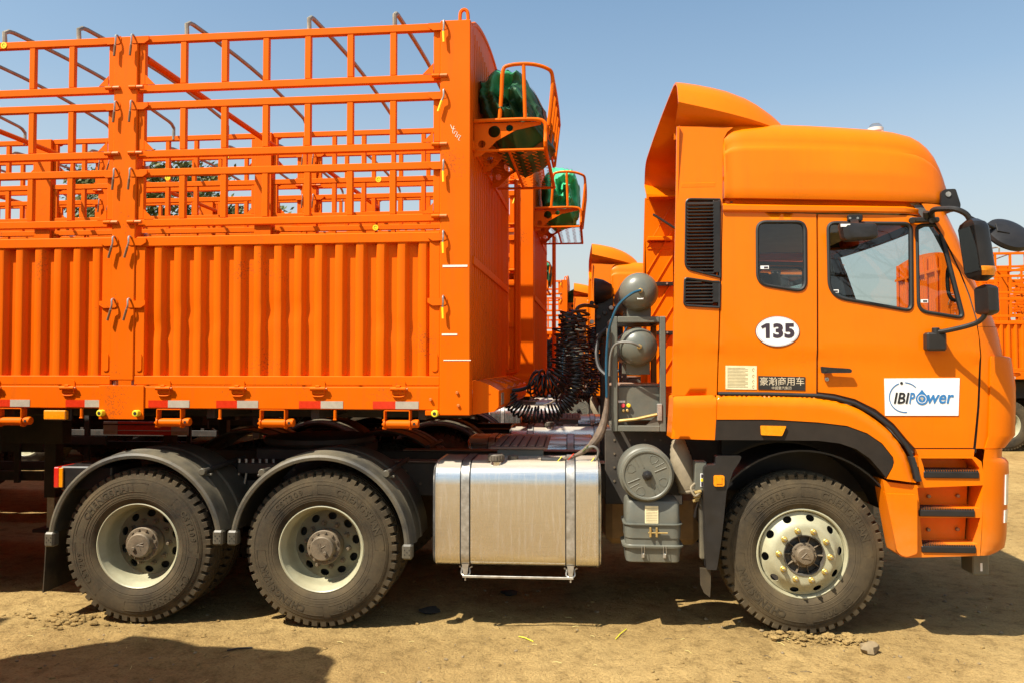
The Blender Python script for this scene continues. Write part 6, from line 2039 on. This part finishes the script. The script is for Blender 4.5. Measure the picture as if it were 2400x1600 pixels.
TA.add('cover', tarp(3.1, 'tarp_dark', 'tarp_lit_top', 0.235, 0.62, 0.35, 0.62))
TA.add('strap', band(3.1, 0.235, 0.62, 0.35, 0.85, 0.98, 'strap_brown'))
TB = Proto((0, 0, 0))
TB.add('cover', tarp(8.4, 'tarp_light', 'tarp_light', 0.215, 0.50, 0.33, 2))
TB.add('cord', band(8.4, 0.215, 0.50, 0.33, 1.0, 1.03, 'hose'))

# ------------------------------------------------------------------ the rows of trucks
ROW = [  # shift along the row, distance from the first truck
    (0.0, 0.0), (0.20, 3.2), (-0.60, 7.5), (-0.60, 10.7), (-1.05, 13.9), (0.12, 17.2)]
ORD = ['nearest', 'second', 'third', 'fourth', 'fifth', 'farthest']
TRAILER_LABEL = [
    'nearest orange stake trailer, ribbed drop sides and chalk 422 on its corner post',
    'orange stake trailer second in the row, seen through the nearest trailer',
    'orange stake trailer third from the camera behind two others',
    'orange stake trailer fourth from the camera, mostly hidden behind its neighbours',
    'orange stake trailer fifth from the camera, mostly hidden behind its neighbours',
    'farthest orange stake trailer of the row, its headboard post showing small in the gap']
TRACTOR_LABEL = [
    'nearest orange tractor truck with 135 oval and white door sign',
    'orange tractor truck directly behind the nearest cab, its fuel tank showing in the gap',
    'orange tractor truck third in the row, cab visible left of the nearest cab',
    'orange tractor truck fourth in the row, hidden behind the third cab',
    'orange tractor truck fifth in the row, small cab edge left of the third cab',
    'farthest orange tractor truck of the row, hidden behind nearer cabs']
TARP_LABEL = [
    'dark green folded tarpaulin strapped in the nearest trailer basket',
    'bright green upright tarpaulin bundle in the second trailer basket',
    'green tarpaulin bundle in the third trailer basket',
    'green tarpaulin bundle in the fourth trailer basket',
    'green tarpaulin bundle in the fifth trailer basket',
    'tiny green tarpaulin bundle in the farthest trailer basket']
MARKS = ('chalk_number', 'chalk_line', 'number_plate', 'door_sign', 'paper_notice')
for i, (dx, dy) in enumerate(ROW):
    TR.make('stake_trailer', TR.o + Vector((dx, dy, 0)), 0, TRAILER_LABEL[i], 'trailer', 'stake trailers parked in the long row', 1 if i < 2 else 0, () if i == 0 else ('chalk_number', 'chalk_line'))
    TT.make('tractor_truck', TT.o + Vector((dx, dy, 0)), PSI, TRACTOR_LABEL[i], 'truck', 'tractor trucks parked in the long row', 1 if i == 0 else 0, () if i == 0 else (MARKS + (('bowl_mirror', 'main_mirror', 'wide_mirror', 'mirror_arm', 'lower_arm') if i == 1 else ())))
    pr = TA if i != 1 else TB
    if i == 0: loc, rz = Vector((-0.605, 0.84, 3.745)), 0
    else: loc, rz = Vector((-0.585 + dx, 0.80 + dy, 3.80 if i == 1 else 3.70)), 0.1 * i
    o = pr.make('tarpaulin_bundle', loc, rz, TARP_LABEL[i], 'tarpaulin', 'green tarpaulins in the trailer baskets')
    o.rotation_euler = (0, R(-27) if i == 0 else R(4 * i - 8), rz)
# more trailers beyond the front of the row; their arched tail boards show through the cab windows
ROW2 = [((20.68, 12.5), 'orange stake trailer at the right edge, its wheel showing beside the bumper'),
        ((21.98, 15.8), 'orange stake trailer second behind the one at the right edge'),
        ((23.2, 19.1), 'orange stake trailer farthest of the three at the right edge')]
for (dx, dy), la in ROW2:
    TR.make('stake_trailer', TR.o + Vector((dx, dy, 0)), 0, la, 'trailer', 'stake trailers at the right edge', 0, ('chalk_number', 'chalk_line'))
# a neighbour parked to the left of the photographer, seen only by its shadow on the earth
NB = Vector((-5.62, -4.42, 0))
TT.make('tractor_truck', TT.o + NB, 0, 'orange tractor truck left of the camera, only its shadow in view', 'truck', None, 0, MARKS)
TR.make('stake_trailer', TR.o + NB, 0, 'orange stake trailer left of the camera, out of view', 'trailer', None, 0, ('chalk_number', 'chalk_line'))

# red and white safety board under the second trailer
p0, p1 = P(243, 1000, 3.15), P(442, 1000, 3.15)
hz0, hz1 = P(243, 1017, 3.15).z, P(243, 986, 3.15).z
g = MB()
wd = p1.x - p0.x
g.box(p0.x, p0.x + 0.17 * wd, 3.14, 3.16, hz0, hz1, 'tape_white', 0.003)
g.box(p0.x + 0.171 * wd, p0.x + 0.80 * wd, 3.14, 3.16, hz0, hz1, 'tape_red', 0.003)
g.box(p0.x + 0.801 * wd, p1.x, 3.14, 3.16, hz0, hz1, 'tape_white', 0.003)
zm = hz0 + (hz1 - hz0) * 0.3
g.box(p0.x, p1.x, 3.134, 3.14, zm, zm + 0.008, 'tape_white', 0.001)
zm = hz0 + (hz1 - hz0) * 0.74
g.box(p0.x, p1.x, 3.136, 3.1405, zm, zm + 0.012, 'soot', 0.001)
g.box(p0.x + 0.3 * wd, p0.x + 0.36 * wd, 3.162, 3.20, hz0, 1.54, 'chassis', 0.004).box(p0.x + 0.85 * wd, p0.x + 0.9 * wd, 3.162, 3.20, hz0, 1.54, 'chassis', 0.004)
place('safety_board', g, 'red and white striped safety board under the trailer, above the rear wheel', 'board', loc=Vector((p0.x, 3.15, hz0)))

# ------------------------------------------------------------------ ground
def gh(x, y):
    """height of the earth"""
    h = 0.022 * noise.noise(Vector((x * 0.45, y * 0.45, 3.0))) + 0.014 * noise.noise(Vector((x * 1.7, y * 1.7, 9.0))) + 0.007 * noise.noise(Vector((x * 5, y * 5, 1.0))) + 0.0045 * noise.noise(Vector((x * 13, y * 13, 1.0)))
    d = math.hypot(x, y)
    k_ = 1.0
    for wx, wy in ((-1.95, 0.3), (-3.3, 0.3)):
        k_ = min(k_, min(1, (math.hypot(x - wx, y - wy) / 0.9) ** 2 + 0.15))
    h *= k_
    h += 0.020 * math.exp(-(((x - 1.45) / 1.1) ** 2 + ((y - 0.3) / 0.8) ** 2))
    h -= 0.006
    # scraped-up ridge in front of the wheels
    h += 0.016 * math.exp(-((y + 0.18 + 0.05 * noise.noise(Vector((x * 2, 0, 0)))) / 0.06) ** 2) * max(0, noise.noise(Vector((x * 1.3, 4, 0))))
    for ty, w_, ph_ in ((-0.72, 0.13, 0.0), (-1.22, 0.12, 1.7)):
        yc = ty + 0.10 * math.sin(x * 0.35 + ph_)
        k2 = math.exp(-((y - yc) / w_) ** 4) * (0.45 + 0.55 * min(1, max(0, 0.5 + noise.noise(Vector((x * 0.6, ty, 2.0))) * 1.6)))
        h += k2 * (-0.010 + 0.0075 * math.sin(x * 52 + 8 * abs(y - yc)))
    return h * (1 if d < 40 else 0.3)
def axis(lo, hi, fine0, fine1, step):
    a = []
    v = fine0
    while v <= fine1 + 1e-6:
        a.append(v); v += step
    s = step; v = fine1
    while v < hi:
        s = min(s * 1.35, 120); v += s; a.append(v)
    s = step; v = fine0
    while v > lo:
        s = min(s * 1.35, 120); v -= s; a.insert(0, v)
    return a
xs = axis(-900, 900, -5.6, 5.6, 0.045)
ys = axis(-300, 1500, -1.6, 3.0, 0.035)
rows = [[(x, y, gh(x, y)) for x in xs] for y in ys]
place('ground', MB().loft(rows, 'dirt'), kind='structure')

def lump(r, seed, mat, flat=0.6):
    g = MB()
    n, m_ = 9, 6
    rows = []
    for j in range(m_ + 1):
        ph = math.pi * j / m_
        rows.append([tuple(Vector((math.sin(ph) * math.cos(2 * math.pi * i / n), math.sin(ph) * math.sin(2 * math.pi * i / n), math.cos(ph) * flat)) * r * (1 + 0.45 * noise.noise(Vector((math.sin(ph) * math.cos(2 * math.pi * i / n) * 1.4 + seed, math.sin(ph) * math.sin(2 * math.pi * i / n) * 1.4, math.cos(ph) * 1.4 + seed))))) for i in range(n)])
    return g.loft(rows, mat, True)
# loose crumbs of earth and pebbles
g = MB()
rn = random.Random(11)
shapes = [lump(1.0, s * 3.7, 'stone') for s in range(5)]
shapes_d = [lump(1.0, s * 2.9 + 40, 'dirt') for s in range(5)]
for i in range(1900):
    y = -1.75 + 3.2 * rn.random() ** 1.3
    x = rn.uniform(-4.5, 4.2)
    r = 0.004 + 0.012 * rn.random() ** 4
    if noise.noise(Vector((x * 0.8, y * 0.8, 5))) < -0.05 and rn.random() < 0.7: continue
    sh = (shapes if rn.random() < 0.35 else shapes_d)[rn.randrange(5)]
    g.join(sh, Matrix.Translation((x, y, gh(x, y) + r * 0.3)) @ Matrix.Rotation(rn.uniform(0, 6), 4, 'Z') @ Matrix.Diagonal((r * rn.uniform(0.7, 1.4), r, r, 1)))
place('pebbles', g, 'loose pebbles and crumbs of dry earth on the ground', 'pebbles', kind='stuff')
g = MB()
for i in range(150):
    t = rn.random()
    x = 1.15 + 0.62 * t + rn.gauss(0, 0.03); y = 0.10 + rn.gauss(0, 0.05)
    r = 0.006 + 0.020 * rn.random() ** 2.5
    g.join(shapes_d[rn.randrange(5)], Matrix.Translation((x, y, gh(x, y) + r * 0.5 + 0.012 * rn.random())) @ Matrix.Rotation(rn.uniform(0, 6), 4, 'Z') @ Matrix.Diagonal((r * 1.3, r, r, 1)))
for i in range(90):
    x = -3.75 + rn.gauss(0, 0.16); y = 0.02 + rn.gauss(0, 0.10)
    r = 0.007 + 0.02 * rn.random() ** 2.5
    g.join(shapes_d[rn.randrange(5)], Matrix.Translation((x, y, gh(x, y) + r * 0.5)) @ Matrix.Diagonal((r * 1.3, r, r, 1)))
place('earth_clods', g, 'crumbled clods of earth heaped against the tyres', 'clods', kind='stuff')
g = MB()
for i in range(130):
    x = rn.uniform(-4.2, 4.2); y = -1.5 + 2.6 * rn.random() ** 1.4
    a_ = rn.uniform(0, 6.28); L_ = rn.uniform(0.015, 0.07)
    p_ = Vector((x, y, gh(x, y) + 0.005)); q_ = Vector((x + L_ * math.cos(a_), y + L_ * math.sin(a_), gh(x + L_ * math.cos(a_), y + L_ * math.sin(a_)) + 0.006))
    g.tube([p_, p_.lerp(q_, 0.5) + Vector((0.004, 0.002, 0.004)), q_], 0.0016, 'straw' if rn.random() < 0.6 else 'branch', 4)
place('straw_bits', g, 'scattered bits of straw and dry stalk on the earth', 'straw', kind='stuff')
q = P(2035, 1497, -0.1)
place('stone', lump(0.055, 5.5, 'stone', 0.7).xf(Matrix.Translation((q.x, -0.12, gh(q.x, -0.12) + 0.03))), 'fist-sized grey stone beside the front tyre', 'stone', loc=Vector((q.x, -0.12, 0)))
for k_, (ua, va, ub, vb, mt, lb_) in enumerate(((1216, 1491, 1250, 1501, 'tie_yellow', 'short yellow cable tie on the earth below the tank'), (1443, 1496, 1468, 1474, 'tie_yellow', 'short yellow cable tie on the earth left of the front tyre'), (532, 1524, 592, 1518, 'branch', 'thin dark twig lying in the shadow at left'))):
    def gp(u, v):
        d = _f + _r * ((u - 1200) / F) - _u * ((v - 800) / F)
        t = -CAM.z / d.z
        w_ = CAM + d * t
        return Vector((w_.x, w_.y, gh(w_.x, w_.y) + 0.006))
    a, b_ = gp(ua, va), gp(ub, vb)
    place('cable_tie' if k_ < 2 else 'twig', MB().tube([a, a.lerp(b_, 0.4) + Vector((0, 0.006, 0.004)), b_], 0.0032 if k_ < 2 else 0.006, mt, 5), lb_, 'litter' if k_ < 2 else 'twig', loc=a.copy())
for k_, (u_, v_, r_) in enumerate(((1008, 1432, 0.07), (1195, 1392, 0.06))):
    a = gp(u_, v_)
    place('oily_rag', lump(r_, 3.3 * k_ + 1, 'soot', 0.35).xf(Matrix.Translation((a.x, a.y, a.z + 0.008)) @ Matrix.Diagonal((1.2, 1.0, 1, 1))), ['small black oily rag in the shade left of the tank', 'small black oily rag in the shade under the tank'][k_], 'rag', loc=a.copy())

# log on the open ground at right
rnl = random.Random(5)
rows = []
for i in range(40):
    t = i / 39
    x = 6.75 + 4.6 * t
    r = 0.19 - 0.03 * t
    rows.append([(x, 7.3 + 0.15 * t + 0 + r * math.cos(a) * (1 + 0.10 * noise.noise(Vector((x * 1.5, math.cos(a) * 2, math.sin(a) * 2)))), 0.155 + r * math.sin(a) * (1 + 0.10 * noise.noise(Vector((x * 1.5, math.cos(a) * 2, math.sin(a) * 2 + 7))))) for a in [j * math.pi / 8 for j in range(16)]])
place('log', MB().loft(rows, 'bark', True, caps=True), 'felled bark-covered log lying on the ground at the right edge', 'log', loc=Vector((9, 7.3, 0)))

# ------------------------------------------------------------------ trees beyond the trucks and the bare tree behind the camera
def limb(g, p, d, L, r, depth, rn, mat, tips, up=0.12):
    n = 5
    pts = [p]
    q = p.copy(); dd = d.copy()
    for i in range(n):
        dd = (dd + Vector((rn.gauss(0, 0.16), rn.gauss(0, 0.16), rn.gauss(0, 0.10) + up * 0.3))).normalized()
        q = q + dd * (L / n)
        pts.append(q.copy())
    g.tube(pts, [r * (1 - 0.55 * i / n) for i in range(n + 1)], mat, 6 if depth > 1 else 4)
    if depth <= 0:
        tips.append((pts[-1], dd)); return
    for k_ in range(rn.choice((2, 3, 3))):
        i = rn.randint(2, n)
        nd = (dd + Vector((rn.gauss(0, 0.75), rn.gauss(0, 0.75), rn.gauss(0.1, 0.45)))).normalized()
        limb(g, pts[i], nd, L * rn.uniform(0.55, 0.8), r * 0.45, depth - 1, rn, mat, tips, up)
    tips.append((pts[-1], dd))

def leafy_tree(x, y, h, w_, seed, label):
    rn = random.Random(seed)
    e = bpy.data.objects.new('tree', None)
    e.location = (x, y, 0); COL.objects.link(e)
    tag(e, label, 'tree', 'trees beyond the trucks')
    g = MB(); tips = []
    limb(g, Vector((0, 0, 0)), Vector((0, 0, 1)), h * 0.42, h * 0.030, 4, rn, 'bark', tips)
    t = bpy.data.objects.new('trunk', g.mesh('trunk')); t.parent = e; COL.objects.link(t)
    c_ = MB()
    vv, ff, mm = [], [], []
    cl = [(p, rn.uniform(0.5, 1.1)) for p, d in tips]
    for i in range(95):
        a = rn.uniform(0, 6.28); rr_ = w_ * math.sqrt(rn.random())
        z = h * rn.uniform(0.28, 1.0)
        k_ = math.sqrt(max(0.05, 1 - ((z / h - 0.55) / 0.5) ** 2))
        cl.append((Vector((rr_ * k_ * math.cos(a), rr_ * k_ * math.sin(a), z)), rn.uniform(0.5, 1.2)))
    for p, r in cl:
        for i in range(110):
            q = p + Vector((rn.gauss(0, r * 0.55), rn.gauss(0, r * 0.55), rn.gauss(0, r * 0.42)))
            s = rn.uniform(0.13, 0.27)
            n1 = Vector((rn.gauss(0, 1), rn.gauss(0, 1), rn.gauss(0, 1))).normalized()
            n2 = n1.orthogonal().normalized()
            n3 = n1.cross(n2)
            o = len(vv)
            vv += [q - n2 * s, q + n3 * s * 0.45, q + n2 * s, q - n3 * s * 0.45]
            ff.append((o, o + 1, o + 2, o + 3)); mm.append('leaf_a' if rn.random() < 0.6 else 'leaf_b')
    c_.v = [tuple(p) for p in vv]; c_.f = ff; c_.m = mm
    t = bpy.data.objects.new('crown', c_.mesh('crown')); t.parent = e; COL.objects.link(t)
for (u_, y, h, w_, s, lb_) in ((70, 52, 12.0, 3.6, 21, 'leafy tree seen through the slats at the far left'), (235, 48, 15.5, 4.4, 22, 'leafy tree seen left of the middle stake post'), (430, 46, 15.5, 5.0, 23, 'tall leafy tree seen right of the middle stake post'), (560, 50, 13.0, 3.0, 24, 'smaller leafy tree seen through the middle of the slats'), (690, 60, 9.5, 2.2, 25, 'small far tree top seen through the slats near the front')):
    p = P(u_, 853, y)
    leafy_tree(p.x, y, h, w_, s, lb_)
rn = random.Random(31)
for (bx, by, s, lb_) in ((5.2, -13.5, 33, 'bare branched tree behind the camera, mirrored in the cab windows'), (9.5, -15.0, 36, 'second bare tree behind the camera, mirrored in the door glass')):
    g = MB(); tips = []
    limb(g, Vector((bx, by, 0)), Vector((0.05, 0, 1)), 4.4, 0.20, 5, random.Random(s), 'branch', tips, 0.05)
    place('bare_tree', g, lb_, 'tree', loc=Vector((bx, by, 0)))
